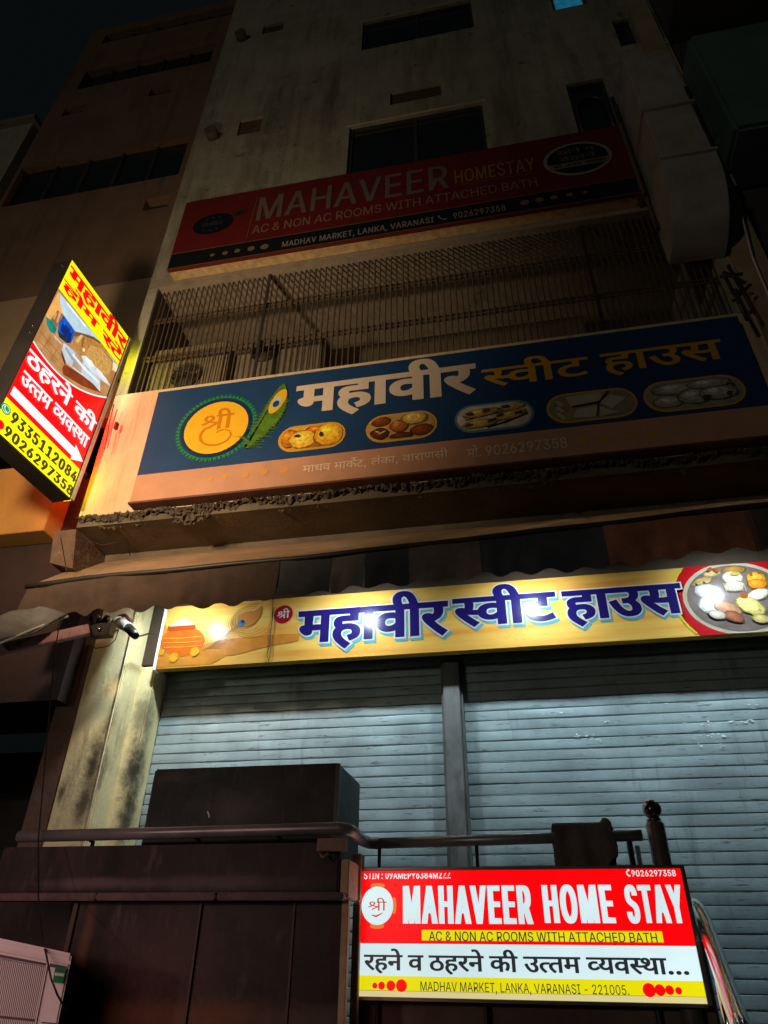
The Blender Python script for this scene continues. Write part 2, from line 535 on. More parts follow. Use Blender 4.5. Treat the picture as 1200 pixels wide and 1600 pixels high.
 'LC': '382,-10 ~289,-10 ~143,81 ~60,248 60,363 ~60,479 ~143,646 ~289,737 382,737 ~438,737 ~536,705 ~614,643 ~666,555 676,499 583,499 ~575,536 ~538,593 ~483,632 ~418,651 382,651 ~317,651 ~211,585 ~150,457 150,363 ~150,271 ~212,142 ~317,76 382,76 ~418,76 ~483,96 ~538,135 ~575,192 583,229 676,229 ~667,173 ~614,85 ~536,23 ~438,-10',
 'LD': '315,0 139,0 139,82 309,82 ~398,82 ~515,150 ~572,277 572,365 ~572,453 ~515,578 ~402,646 318,646 135,646 135,728 324,728 ~431,728 ~582,641 ~662,478 662,365 ~662,251 ~581,88 ~426,0|181,728 181,0 88,0 88,728',
 'LE': '88,0 88,728 531,728 531,646 181,646 181,408 507,408 507,326 181,326 181,82 536,82 536,0',
 'LF': '88,0 88,728 528,728 528,646 181,646 181,396 495,396 495,314 181,314 181,0',
 'LG': '385,-10 ~288,-10 ~142,81 ~60,249 60,363 ~60,479 ~142,646 ~286,737 379,737 ~437,737 ~537,703 ~616,640 ~668,552 678,500 583,500 ~571,535 ~534,590 ~483,630 ~418,651 380,651 ~316,651 ~211,585 ~150,457 150,363 ~150,271 ~212,143 ~318,76 385,76 ~447,76 ~541,128 ~593,225 593,290 621,285 404,285 404,366 684,366 684,286 ~684,196 ~606,63 ~472,-10',
 'LH': '88,0 88,728 181,728 181,413 562,413 562,728 655,728 655,0 562,0 562,331 181,331 181,0',
 'LI': '45,0 45,82 174,82 174,646 45,646 45,728 396,728 396,646 267,646 267,82 396,82 396,0',
 'LJ': '266,-10 ~170,-10 ~49,104 49,208 49,247 142,247 142,208 ~142,142 ~210,72 266,72 ~322,72 ~390,142 390,208 390,728 483,728 483,208 ~483,104 ~362,-10',
 'LK': '151,208 151,307 ~176,341 ~226,404 ~277,463 305,493 522,728 644,728 333,395 328,395|88,0 88,728 181,728 181,479 179,322 181,276 181,0|534,0 271,370 329,442 644,0',
 'LL': '88,0 88,728 181,728 181,82 518,82 518,0',
 'LM': '88,0 88,728 220,728 399,269 ~405,252 ~421,204 ~439,147 ~456,91 462,67 442,67 ~449,90 ~465,145 ~483,202 ~500,252 506,269 683,728 815,728 815,0 724,0 724,416 ~724,438 ~725,496 ~726,559 ~728,625 728,655 736,655 ~726,622 ~703,552 ~681,487 ~661,433 654,416 492,0 411,0 246,416 ~239,433 ~221,485 ~199,549 ~175,620 163,655 172,655 ~173,628 ~174,564 ~175,500 ~176,439 176,416 176,0',
 'LN': '88,0 88,728 197,728 493,262 ~505,244 ~538,188 ~577,116 595,76 582,76 ~578,118 ~574,194 ~573,259 573,281 573,728 666,728 666,0 555,0 292,414 ~273,443 ~237,504 ~190,587 155,649 172,649 ~175,595 ~179,503 ~181,435 181,415 181,0',
 'LO': '383,-10 ~290,-10 ~144,81 ~60,248 60,363 ~60,479 ~144,646 ~290,737 383,737 ~476,737 ~622,646 ~705,479 705,363 ~705,248 ~622,81 ~476,-10|383,76 ~448,76 ~553,142 ~615,271 615,363 ~615,457 ~553,585 ~448,651 383,651 ~317,651 ~212,585 ~150,457 150,363 ~150,271 ~212,143 ~317,76',
 'LP': '88,0 88,728 337,728 ~422,728 ~532,666 ~585,561 585,496 ~585,431 ~532,326 ~422,263 337,263 161,263 161,345 333,345 ~391,345 ~461,384 ~493,453 493,496 ~493,539 ~461,607 ~390,646 332,646 181,646 181,0',
 'LQ': '353,228 449,228 530,121 551,93 672,-68 575,-68 496,38 476,65|383,-10 ~290,-10 ~144,81 ~60,248 60,363 ~60,479 ~144,646 ~290,737 383,737 ~476,737 ~622,646 ~705,479 705,363 ~705,248 ~622,81 ~476,-10|383,76 ~448,76 ~553,142 ~615,271 615,363 ~615,457 ~553,585 ~448,651 383,651 ~317,651 ~212,585 ~150,457 150,363 ~150,271 ~212,143 ~317,76',
 'LR': '88,0 88,728 337,728 ~422,728 ~532,669 ~585,568 585,503 ~585,438 ~532,338 ~422,282 337,282 140,282 140,365 333,365 ~391,365 ~460,398 ~493,460 493,503 ~493,546 ~460,610 ~390,646 332,646 181,646 181,0|506,0 330,328 435,328 613,0',
 'LS': '321,-13 ~242,-13 ~126,38 ~61,129 57,190 152,190 ~156,149 ~204,96 ~278,70 321,70 ~370,70 ~449,103 ~495,161 495,200 ~495,235 ~455,279 ~390,307 351,318 263,343 ~175,368 ~77,460 77,533 ~77,594 ~144,687 ~257,737 327,737 ~399,737 ~509,687 ~573,599 575,544 484,544 ~478,597 ~389,655 324,655 ~277,655 ~207,625 ~167,571 167,537 ~167,499 ~215,453 ~280,427 306,419 379,399 ~408,392 ~479,364 ~543,319 ~585,249 585,198 ~585,139 ~523,43 ~405,-13',
 'LT': '48,646 48,728 598,728 598,646 370,646 370,0 277,0 277,646',
 'LU': '373,-12 ~287,-12 ~158,56 ~88,173 88,248 88,728 181,728 181,255 ~181,203 ~227,121 ~313,74 373,74 ~432,74 ~518,121 ~563,203 563,255 563,728 656,728 656,248 ~656,173 ~586,56 ~458,-12',
 'LV': '293,0 25,728 123,728 277,296 ~290,259 ~330,135 356,44 338,44 ~364,137 ~403,259 416,296 566,728 665,728 400,0',
 'LW': '224,0 25,728 120,728 235,281 ~245,246 ~261,172 ~277,96 284,56 272,56 ~280,96 ~295,172 ~313,246 322,281 440,728 545,728 662,281 ~672,246 ~689,172 ~706,96 713,56 700,56 ~708,96 ~723,172 ~741,246 750,281 864,728 960,728 761,0 653,0 528,461 ~516,506 ~493,612 482,681 502,681 ~491,616 ~471,513 457,461 332,0',
 'LX': '28,0 312,407 312,338 44,728 151,728 256,573 ~280,539 ~310,492 ~334,447 350,416 334,416 ~350,447 ~375,492 ~405,539 429,573 536,728 641,728 373,342 373,410 654,0 547,0 420,185 ~399,215 ~371,258 ~347,302 332,332 352,332 ~337,303 ~312,260 ~283,215 262,185 133,0',
 'LY': '293,0 293,298 25,728 133,728 277,493 ~301,453 ~339,381 359,327 322,327 ~342,382 ~380,455 403,493 546,728 653,728 386,298 386,0',
 'LZ': '63,0 63,65 389,549 ~411,582 ~460,648 485,680 496,650 ~451,647 ~360,646 315,646 60,646 60,728 565,728 565,661 245,185 ~222,150 ~169,81 144,47 133,78 ~178,81 ~268,82 312,82 569,82 569,0',
 'L0': '324,-10 ~243,-10 ~129,78 ~69,245 69,363 ~69,481 ~130,648 ~244,737 324,737 ~405,737 ~519,648 ~579,481 579,363 ~579,245 ~520,78 ~406,-10|324,71 ~377,71 ~452,140 ~490,271 490,363 ~490,457 ~452,587 ~377,657 324,657 ~271,657 ~197,587 ~158,457 158,363 ~158,271 ~197,140 ~271,71',
 'L1': '110,0 110,78 560,78 560,0|396,728 396,0 305,0 305,642 300,642 124,511 124,611 282,728',
 'L2': '92,0 92,67 334,329 ~375,373 ~428,439 ~456,500 456,533 ~456,571 ~419,627 ~358,657 319,657 ~277,657 ~216,623 ~183,562 183,521 94,521 ~94,585 ~154,683 ~256,737 321,737 ~386,737 ~486,683 ~543,591 543,534 ~543,495 ~515,420 ~444,325 379,257 220,87 220,82 556,82 556,0',
 'L3': '310,-10 ~244,-10 ~134,36 ~65,123 61,184 156,184 ~160,147 ~202,97 ~270,72 311,72 ~355,72 ~427,102 ~468,162 468,206 ~468,245 ~432,311 ~352,352 286,352 226,352 226,426 410,640 410,646 97,646 97,728 532,728 532,660 303,396 303,411 ~382,419 ~498,365 ~561,266 561,205 ~561,143 ~496,45 ~383,-10',
 'L4': '59,148 59,224 349,728 440,728 157,235 157,229 589,229 589,148|402,0 402,170 402,206 402,454 490,454 490,0',
 'L5': '315,-10 ~251,-10 ~150,41 ~89,128 87,184 177,184 ~180,151 ~218,101 ~279,72 315,72 ~359,72 ~428,113 ~467,185 467,231 ~467,278 ~426,352 ~355,395 310,395 ~276,395 ~207,373 185,356 98,367 141,728 524,728 524,646 219,646 194,434 198,434 ~221,452 ~289,476 327,476 ~376,476 ~461,440 ~523,374 ~558,285 558,232 ~558,163 ~495,53 ~386,-10',
 'L6': '324,-10 ~257,-10 ~152,52 ~93,161 93,231 ~93,283 ~138,398 196,485 361,728 461,728 218,373 209,373 ~219,393 ~256,427 ~307,447 336,447 ~402,447 ~500,392 ~555,292 555,224 ~555,156 ~495,51 ~391,-10|324,70 ~366,70 ~430,110 ~467,179 467,224 ~467,270 ~430,338 ~366,377 324,377 ~282,377 ~217,339 ~181,271 181,226 ~181,180 ~217,110 ~282,70',
 'L7': '139,0 462,640 462,646 89,646 89,728 559,728 559,641 236,0',
 'L8': '324,-10 ~250,-10 ~137,42 ~74,134 74,193 ~74,239 ~111,318 ~176,371 216,378 216,382 ~163,396 ~101,486 101,544 ~101,600 ~158,687 ~259,737 324,737 ~388,737 ~488,687 ~546,600 546,544 ~546,486 ~483,396 432,382 432,378 ~471,371 ~536,318 ~574,239 574,193 ~574,134 ~510,42 ~397,-10|324,71 ~372,71 ~442,103 ~481,160 481,198 ~481,239 ~440,301 ~369,336 324,336 ~278,336 ~207,301 ~166,239 166,198 ~166,160 ~204,103 ~275,71|324,414 ~362,414 ~422,445 ~457,500 457,537 ~457,574 ~423,627 ~363,657 324,657 ~284,657 ~224,627 ~190,574 190,537 ~190,500 ~224,445 ~285,414',
 'L9': '324,737 ~391,737 ~496,676 ~555,567 555,497 ~555,445 ~510,329 452,243 287,0 187,0 430,355 439,355 ~429,334 ~392,301 ~341,281 312,281 ~246,281 ~147,336 ~93,436 93,504 ~93,572 ~153,677 ~257,737|324,658 ~282,658 ~218,618 ~181,548 181,504 ~181,458 ~218,389 ~282,350 324,350 ~366,350 ~431,389 ~467,458 467,502 ~467,547 ~431,618 ~366,658',
 'L&': '283,-10 ~211,-10 ~107,43 ~51,134 51,190 ~51,238 ~90,307 ~159,367 202,399 310,479 ~323,488 ~354,516 ~376,554 376,579 ~376,614 ~330,659 291,659 ~263,659 ~221,636 ~198,597 198,570 ~198,543 ~223,493 ~266,439 293,406 628,0 522,0 247,331 ~208,378 ~146,453 ~110,526 110,570 ~110,618 ~154,692 ~234,734 288,734 ~343,734 ~422,692 ~465,621 465,578 ~465,544 ~440,488 ~396,440 368,419 223,311 ~178,278 ~141,221 141,187 ~141,151 ~175,97 ~237,67 277,67 ~320,67 ~400,103 ~464,169 ~501,263 501,321 585,321 ~585,249 ~552,156 ~510,103 496,89 478,67 ~442,28 ~335,-10',
 'L,': '53,-175 96,102 196,102 120,-175',
 'L.': '136,-6 ~109,-6 ~70,32 70,60 ~70,87 ~109,125 136,125 ~164,125 ~202,87 202,60 ~202,32 ~164,-6',
 'L-': '482,351 482,270 163,270 163,351',
 'L:': '136,-6 ~109,-6 ~70,32 70,60 ~70,87 ~109,125 136,125 ~164,125 ~202,87 202,60 ~202,32 ~164,-6|136,389 ~109,389 ~70,427 70,455 ~70,482 ~109,521 136,521 ~164,521 ~202,482 202,455 ~202,427 ~164,389',
 'L ': '',
}
LATIN_ADVANCE = {'A': 690, 'B': 654, 'C': 730, 'D': 722, 'E': 601, 'F': 590, 'G': 746, 'H': 743, 'I': 441, 'J': 571, 'K': 672, 'L': 565, 'M': 903, 'N': 753, 'O': 765, 'P': 639, 'Q': 765, 'R': 644, 'S': 642, 'T': 646, 'U': 744, 'V': 690, 'W': 985, 'X': 682, 'Y': 679, 'Z': 629, '0': 648, '1': 648, '2': 648, '3': 648, '4': 648, '5': 648, '6': 648, '7': 648, '8': 648, '9': 648, '&': 644, ',': 269, '.': 269, '-': 648, ':': 269, ' ': 269}
WORDS = {
 'महावीर': ([('D50', 0), ('D61', 598), ('D66', 1129), ('D57', 1388), ('D68', 1944), ('D52', 2203)], 2612),
 'स्वीट': ([('D215', 0), ('D57', 389), ('D68', 945), ('D35', 1204)], 1708),
 'हाउस': ([('D61', 0), ('D66', 531), ('D13', 790), ('D60', 1338)], 2014),
 'श्री': ([('D284', 0), ('D68', 707)], 966),
 'माधव मार्केट, लंका, वाराणसी': ([('D50', 0), ('D66', 598), ('D43', 857), ('D57', 1472), ('L ', 2028), ('D50', 2297), ('D66', 2895), ('D25', 3154), ('D75', 3916), ('D181', 3916), ('D35', 3916), ('L,', 4420), ('L ', 4688), ('D54', 4957), ('D6', 5635), ('D25', 5635), ('D66', 6397), ('L,', 6656), ('L ', 6924), ('D57', 7193), ('D66', 7749), ('D52', 8008), ('D66', 8417), ('D39', 8676), ('D60', 9399), ('D68', 10075)], 10334),
 'मो. 9026297358': ([('D50', 0), ('D79', 598), ('L.', 857), ('L ', 1126), ('L9', 1394), ('L0', 2043), ('L2', 2691), ('L6', 3339), ('L2', 3988), ('L9', 4636), ('L7', 5285), ('L3', 5933), ('L5', 6582), ('L8', 7230)], 7878),
 'होम': ([('D61', 0), ('D79', 531), ('D50', 790)], 1388),
 'स्टे': ([('D215', 0), ('D35', 389), ('D75', 893)], 893),
 'ठहरने': ([('D36', 0), ('D61', 585), ('D52', 1116), ('D44', 1525), ('D75', 2080)], 2080),
 'की': ([('D25', 0), ('D68', 762)], 1021),
 'उत्तम': ([('D13', 0), ('D198', 548), ('D40', 897), ('D50', 1467)], 2065),
 'व्यवस्था': ([('D212', 0), ('D51', 392), ('D57', 972), ('D215', 1528), ('D41', 1917), ('D66', 2559)], 2818),
 'रहने': ([('D52', 0), ('D61', 409), ('D44', 940), ('D75', 1495)], 1495),
 'व': ([('D57', 0)], 556),
 'रहने व ठहरने की उत्तम व्यवस्था...': ([('D52', 0), ('D61', 409), ('D44', 940), ('D75', 1495), ('L ', 1495), ('D57', 1764), ('L ', 2320), ('D36', 2588), ('D61', 3173), ('D52', 3704), ('D44', 4113), ('D75', 4668), ('L ', 4668), ('D25', 4937), ('D68', 5699), ('L ', 5958), ('D13', 6226), ('D198', 6774), ('D40', 7123), ('D50', 7693), ('L ', 8291), ('D212', 8560), ('D51', 8952), ('D57', 9532), ('D215', 10088), ('D41', 10477), ('D66', 11119), ('L.', 11378), ('L.', 11646), ('L.', 11915)], 12183),
}

# ------------------------------------------------------------------ lettering


def flat_contours(code):
    out = []
    for c in GLYPHS[code].split('|'):
        if not c:
            continue
        pts = []
        for t in c.split(' '):
            on = t[0] != '~'
            x, y = (t if on else t[1:]).split(',')
            pts.append((float(x), float(y), on))
        full = []
        n = len(pts)
        for i in range(n):
            p, q = pts[i], pts[(i + 1) % n]
            full.append(p)
            if not p[2] and not q[2]:
                full.append(((p[0] + q[0]) / 2, (p[1] + q[1]) / 2, True))
        k0 = next(i for i, p in enumerate(full) if p[2])
        full = full[k0:] + full[:k0]
        res = []
        n = len(full)
        i = 0
        while i < n:
            p = full[i]
            nx = full[(i + 1) % n]
            if nx[2]:
                res.append(Vector((p[0], p[1])))
                i += 1
            else:
                e = full[(i + 2) % n]
                for k in range(4):
                    t = k / 4
                    res.append(Vector(((1 - t) ** 2 * p[0] + 2 * t * (1 - t) * nx[0] + t * t * e[0], (1 - t) ** 2 * p[1] + 2 * t * (1 - t) * nx[1] + t * t * e[1])))
                i += 2
        cl = []
        for p in res:
            if not cl or (p - cl[-1]).length > 1.0:
                cl.append(p)
        if len(cl) > 2 and (cl[0] - cl[-1]).length <= 1.0:
            cl.pop()
        if len(cl) > 2:
            out.append(cl)
    return out


def area(c):
    return 0.5 * sum(c[i - 1].x * c[i].y - c[i].x * c[i - 1].y for i in range(len(c)))


def inside(p, c):
    r = False
    for i in range(len(c)):
        a, b = c[i - 1], c[i]
        if (a.y > p.y) != (b.y > p.y) and p.x < (b.x - a.x) * (p.y - a.y) / (b.y - a.y) + a.x:
            r = not r
    return r


def miter_pieces(c, ox, oy):
    """strips that thicken a contour on its outer side: edge quads and mitred corners"""
    k = ox / oy
    q = [Vector((v.x, v.y * k)) for v in c]
    n = len(q)
    out = []
    nr = []
    for i in range(n):
        d = (q[(i + 1) % n] - q[i]).normalized()
        nr.append(Vector((-d.y, d.x)) * ox)
    for i in range(n):
        a, b = q[i], q[(i + 1) % n]
        out.append([a, b, b + nr[i], a + nr[i]])
        n0, n1 = nr[i - 1], nr[i]
        cr = n0.x * n1.y - n0.y * n1.x
        if cr < -1e-4 * ox * ox:
            s = n0 + n1
            den = s.dot(n0) / (ox * ox)
            if den > 0.5:
                out.append([a, a + n1, a + s / den, a + n0])
            else:
                u = s.normalized() * ox if s.length > 1e-3 else n0
                out.append([a, a + n1, a + u, a + n0])
    return [[Vector((v.x, v.y / k)) for v in f] for f in out]


GCACHE = {}


def glyph_mesh(code, ox, oy):
    """flat letter as (points, faces); thick letters are the union of the outline and its mitred border"""
    key = (code, ox, oy)
    if key in GCACHE:
        return GCACHE[key]
    cs = flat_contours(code)
    outer = [c for c in cs if area(c) < 0]
    hole = [c for c in cs if area(c) >= 0]
    P, Fc = [], []
    for c in outer:
        g = [c] + [h for h in hole if inside(h[0], c)]
        base = len(P)
        flat = [v for l in g for v in l]
        P += flat
        Fc += [[base + i for i in t] for t in tessellate_polygon([[Vector((v.x, v.y, 0)) for v in l] for l in g])]
    if ox > 0:
        for c in outer + hole:
            for f in miter_pieces(c, ox, oy):
                base = len(P)
                P += f
                Fc.append([base + i for i in range(len(f))])
        fixed = []
        for f in Fc:
            ar = sum(P[f[i - 1]].x * P[f[i]].y - P[f[i]].x * P[f[i - 1]].y for i in range(len(f)))
            if abs(ar) > 0.5:
                fixed.append(f if ar > 0 else f[::-1])
        edges = set()
        for f in fixed:
            for i in range(len(f)):
                edges.add((min(f[i - 1], f[i]), max(f[i - 1], f[i])))
        vo, eo, fo, ov, oe, of = delaunay_2d_cdt(P, list(edges), [], 0, 0.01, False)
        V2 = np.array([(v[0], v[1]) for v in vo])
        T = np.array([f for f in fo if len(f) == 3])
        C = V2[T].mean(axis=1)
        keep = np.zeros(len(T), bool)
        for f in fixed:
            ins = np.ones(len(T), bool)
            for i in range(len(f)):
                a_, b_ = P[f[i - 1]], P[f[i]]
                ins &= ((b_.x - a_.x) * (C[:, 1] - a_.y) - (b_.y - a_.y) * (C[:, 0] - a_.x)) > -1e-6
            keep |= ins
        P = [Vector(v) for v in vo]
        Fc = [list(map(int, t)) for t in T[keep]]
    used = sorted({i for f in Fc for i in f})
    mp = {j: i for i, j in enumerate(used)}
    GCACHE[key] = ([P[j] for j in used], [[mp[i] for i in f] for f in Fc])
    return GCACHE[key]


def letters(mb, word, pl, a0, a1, b0, b1, off=0.003, ox=0, oy=0, slant=0.0, cut_b=None, cond=1.0, shear=None):
    """sets a word on a sign face: a0..a1 wide, baseline at b0, headline or cap height at b1"""
    if word in WORDS:
        seq, width = WORDS[word]
        head = 622.0 if any(c[0] == 'D' for c, x in seq) else 727.0
    else:
        seq = []
        x = 0
        for ch in word:
            seq.append(('L' + ch, x))
            x += LATIN_ADVANCE[ch] * cond + (1.5 * ox if ox > 20 else 0)
        width = x - (1.5 * ox if ox > 20 else 0)
        head = 727.0
    sx = (a1 - a0) / width
    sy = (b1 - b0) / head
    k = 0
    for code, x in seq:
        if code == 'L ':
            continue
        if ox > 0 and oy > 0:
            gp, gf = glyph_mesh(code, ox, oy)
        else:
            gp, gf = glyph_mesh(code, 0, 0)
        o = off + 0.0003 * (k % 3)
        k += 1
        vv = []
        for p in gp:
            gx = p.x * (cond if code[0] == 'L' and head == 727.0 else 1.0)
            a = a0 + (x + gx) * sx + slant * p.y * sy
            bb = b0 + p.y * sy
            if cut_b is not None:
                bb = min(bb, cut_b)
            vv.append(pl.pt(a, bb, o))
        mb.add(vv, gf)
    return mb


def word_px(mb, word, pl, left, right, base, **k):
    """left/right: photo points of the two ends of the headline; base: a photo point on the baseline"""
    a0, b1 = pl.ab(*left)
    a1, b1r = pl.ab(*right)
    _, b0 = pl.ab(*base)
    return letters(mb, word, pl, a0, a1, b0, (b1 + b1r) / 2, **k)


def wall_holes(mb, x0, x1, z0, z1, Y, holes, depth):
    """front face at Y with openings (xa, xb, za, zb) and their reveals"""
    xs = sorted({x0, x1, *[h[0] for h in holes], *[h[1] for h in holes]})
    zs = sorted({z0, z1, *[h[2] for h in holes], *[h[3] for h in holes]})
    for i in range(len(xs) - 1):
        for j in range(len(zs) - 1):
            cx, cz = (xs[i] + xs[i + 1]) / 2, (zs[j] + zs[j + 1]) / 2
            if any(h[0] < cx < h[1] and h[2] < cz < h[3] for h in holes):
                continue
            mb.poly([(xs[i], Y, zs[j]), (xs[i + 1], Y, zs[j]), (xs[i + 1], Y, zs[j + 1]), (xs[i], Y, zs[j + 1])])
    for xa, xb, za, zb in holes:
        d = Y + depth
        mb.poly([(xa, Y, za), (xa, Y, zb), (xa, d, zb), (xa, d, za)])
        mb.poly([(xb, Y, za), (xb, d, za), (xb, d, zb), (xb, Y, zb)])
        mb.poly([(xa, Y, za), (xa, d, za), (xb, d, za), (xb, Y, za)])
        mb.poly([(xa, Y, zb), (xb, Y, zb), (xb, d, zb), (xa, d, zb)])


def rect_px(u0, v0, u1, v1, u2, v2, u3, v3, Y):
    """opening on the plane Y from the photo corners tl, tr, br, bl"""
    p = [at(*q, Y) for q in ((u0, v0), (u1, v1), (u2, v2), (u3, v3))]
    return ((p[0].x + p[3].x) / 2, (p[1].x + p[2].x) / 2, (p[2].z + p[3].z) / 2, (p[0].z + p[1].z) / 2)



def dots(pl, lst, off, M_, parent, lin_=None):
    for (u, v, r) in lst:
        b = MB()
        a, z = pl.ab(u, v)
        b.ellipse(pl, a, z, r, r * 0.95, off, n=24)
        part('dot', b, M_, parent)



# ================================================================== materials of the place
PLASTER = mat('weathered_plaster', (0.36, 0.345, 0.265), 0.9, var=0.3, scale=1.1, bump=0.35, bscale=25, dirt=(0.13, 0.115, 0.085), dirt_amt=0.85, dirt_scale=(3.4, 3.4, 0.45), dirt_lo=0.46, dirt_hi=0.68)
PARAPET = mat('cream_parapet_plaster', (0.62, 0.50, 0.33), 0.9, var=0.18, scale=2, bump=0.3, bscale=30, dirt=(0.2, 0.13, 0.07), dirt_amt=0.7, dirt_scale=(16, 16, 1.6), dirt_lo=0.55, dirt_hi=0.8)
BROWN = mat('brown_painted_plaster', (0.19, 0.118, 0.08), 0.9, var=0.25, scale=1.3, bump=0.25, bscale=25, dirt=(0.12, 0.07, 0.045), dirt_amt=0.6, dirt_scale=(2, 2, 0.6))
TANWALL = mat('tan_wall_paint', (0.42, 0.31, 0.19), 0.8, var=0.15, scale=1.5, bump=0.15)
ORANGE_LIT = mat('orange_lit_fascia_paint', (0.52, 0.27, 0.07), 0.55, var=0.2, scale=3, dirt=(0.75, 0.5, 0.2), dirt_amt=0.5, dirt_scale=(30, 30, 4), dirt_lo=0.66, dirt_hi=0.75)
DARKGLASS = mat('dark_glass', (0.012, 0.018, 0.022), 0.12, var=0.1)
DARKMETAL = mat('dark_painted_steel', (0.035, 0.032, 0.032), 0.45, var=0.3, scale=8, bump=0.1)
BLACKBOX = mat('sooty_black_sheet', (0.013, 0.0115, 0.012), 0.42, var=0.5, scale=3, bump=0.18, bscale=14, dirt=(0.032, 0.027, 0.026), dirt_amt=0.8, dirt_scale=(3, 3, 2), dirt_lo=0.5, dirt_hi=0.75, rvar=0.2, spec=0.2)
CONCRETE = mat('dirty_concrete', (0.30, 0.26, 0.20), 0.95, var=0.35, scale=5, bump=0.6, bscale=30, dirt=(0.07, 0.055, 0.04), dirt_amt=0.8, dirt_scale=(5, 5, 5))
BROKEN = mat('broken_blackened_concrete', (0.10, 0.08, 0.058), 0.95, var=0.7, scale=14, bump=0.9, bscale=45)
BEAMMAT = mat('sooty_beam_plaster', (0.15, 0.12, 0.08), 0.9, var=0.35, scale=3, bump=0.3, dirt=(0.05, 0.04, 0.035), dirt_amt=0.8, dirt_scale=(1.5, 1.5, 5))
YELLOWWALL = mat('yellow_limewash_pillar', (0.84, 0.73, 0.40), 0.85, var=0.15, scale=3, bump=0.3, bscale=35, dirt=(0.09, 0.06, 0.03), dirt_amt=0.93, dirt_scale=(5.0, 5.0, 1.3), dirt_lo=0.54, dirt_hi=0.72)
_o = Vector((-0.5, 4.0, 0))
for (u, v, Y, sx, sz, a_) in ((146, 1195, 4.02, .085, .30, .95), (128, 1262, 4.02, .07, .14, .8), (95, 1240, 4.02, .03, .09, .8), (170, 1130, 4.02, .05, .16, .6)):
    q = at(u, v, Y) - _o
    add_stain_or_sheen(YELLOWWALL, tuple(q), (sx, 0.10, sz), (0.055, 0.035, 0.016), a_, 16)
for (u, v, a_) in ((208, 1200, .97), (200, 1270, .95), (222, 1120, .7)):
    q = at(u, v, 4.2) - _o
    add_stain_or_sheen(YELLOWWALL, (q.x, 0.22, q.z), (0.10, 0.14, 0.26), (0.035, 0.03, 0.022), a_, 16)
SHUTTER = mat('grey_shutter_paint', (0.345, 0.455, 0.49), 0.46, metal=0.15, var=0.35, scale=2.2, bump=0.12, dirt=(0.045, 0.045, 0.045), dirt_amt=0.85, dirt_scale=(6, 6, 45), dirt_lo=0.585, dirt_hi=0.67, rvar=0.12)
POSTMAT = mat('greasy_grey_post', (0.16, 0.17, 0.17), 0.5, var=0.4, scale=4, dirt=(0.04, 0.035, 0.03), dirt_amt=0.9, dirt_scale=(6, 6, 2))
GALV = mat('galvanised_sheet', (0.42, 0.39, 0.36), 0.5, metal=0.1, var=0.3, scale=3, bump=0.5, bscale=7, rvar=0.15)
BARS = mat('rusty_bar_paint', (0.10, 0.072, 0.05), 0.6, var=0.4, scale=12)
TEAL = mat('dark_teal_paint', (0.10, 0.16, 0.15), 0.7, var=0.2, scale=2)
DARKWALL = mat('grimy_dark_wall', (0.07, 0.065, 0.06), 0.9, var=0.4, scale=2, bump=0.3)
ROAD = mat('asphalt', (0.05, 0.048, 0.046), 0.9, var=0.3, scale=4, bump=0.5, bscale=80)
STEEL = mat('polished_steel', (0.62, 0.62, 0.62), 0.16, metal=1.0, var=0.1, scale=8, rvar=0.08)
DULLSTEEL = mat('grubby_steel_pipe', (0.34, 0.34, 0.35), 0.36, metal=0.45, var=0.3, scale=6, rvar=0.15)
BLACKPLASTIC = mat('black_plastic', (0.015, 0.015, 0.016), 0.4)
WHITEPLASTIC = mat('white_plastic', (0.75, 0.75, 0.72), 0.4, var=0.12, scale=12)
CABLE = mat('black_cable', (0.012, 0.011, 0.011), 0.6)
BOARD = mat('corrugated_sign_backing', (0.50, 0.37, 0.18), 0.8, var=0.35, scale=18, bump=0.5, bscale=18)
WOOD = mat('weathered_wood', (0.72, 0.50, 0.33), 0.8, var=0.4, scale=9, bump=0.4)

add_scuffs(PLASTER, (1.3, 1.3, 1.1), (0.40, 0.385, 0.31), 0.545, 0.56, 0.4)
add_scuffs(PLASTER, (9, 9, 0.35), (0.11, 0.10, 0.075), 0.54, 0.76, 0.5, 3.0)
add_scuffs(PLASTER, (5, 5, 5), (0.09, 0.08, 0.06), 0.63, 0.66, 0.7, 7.0)
add_scuffs(BROWN, (7, 7, 0.4), (0.07, 0.045, 0.035), 0.52, 0.72, 0.7, 2.0)
add_scuffs(SHUTTER, (11, 11, 1.3), (0.10, 0.115, 0.12), 0.57, 0.74, 0.65, 4.0)
add_scuffs(SHUTTER, (3.5, 3.5, 26), (0.17, 0.12, 0.085), 0.62, 0.69, 0.6, 9.0)
add_scuffs(BLACKBOX, (26, 26, 7), (0.10, 0.09, 0.085), 0.58, 0.68, 0.6, 1.0)
add_scuffs(BLACKBOX, (3, 3, 3), (0.045, 0.032, 0.026), 0.5, 0.66, 0.8, 5.0)
YW, YS, YY, YB, YR, YL = 3.58, 4.40, 4.13, 3.50, 3.455, 2.80
XL, XR = -2.92, 1.86          # ends of the main building

# ------------------------------------------------------------------ ground
g = MB()
g.poly([(-60, -40, 0), (60, -40, 0), (60, 60, 0), (-60, 60, 0)])
struct('ground', g, ROAD)

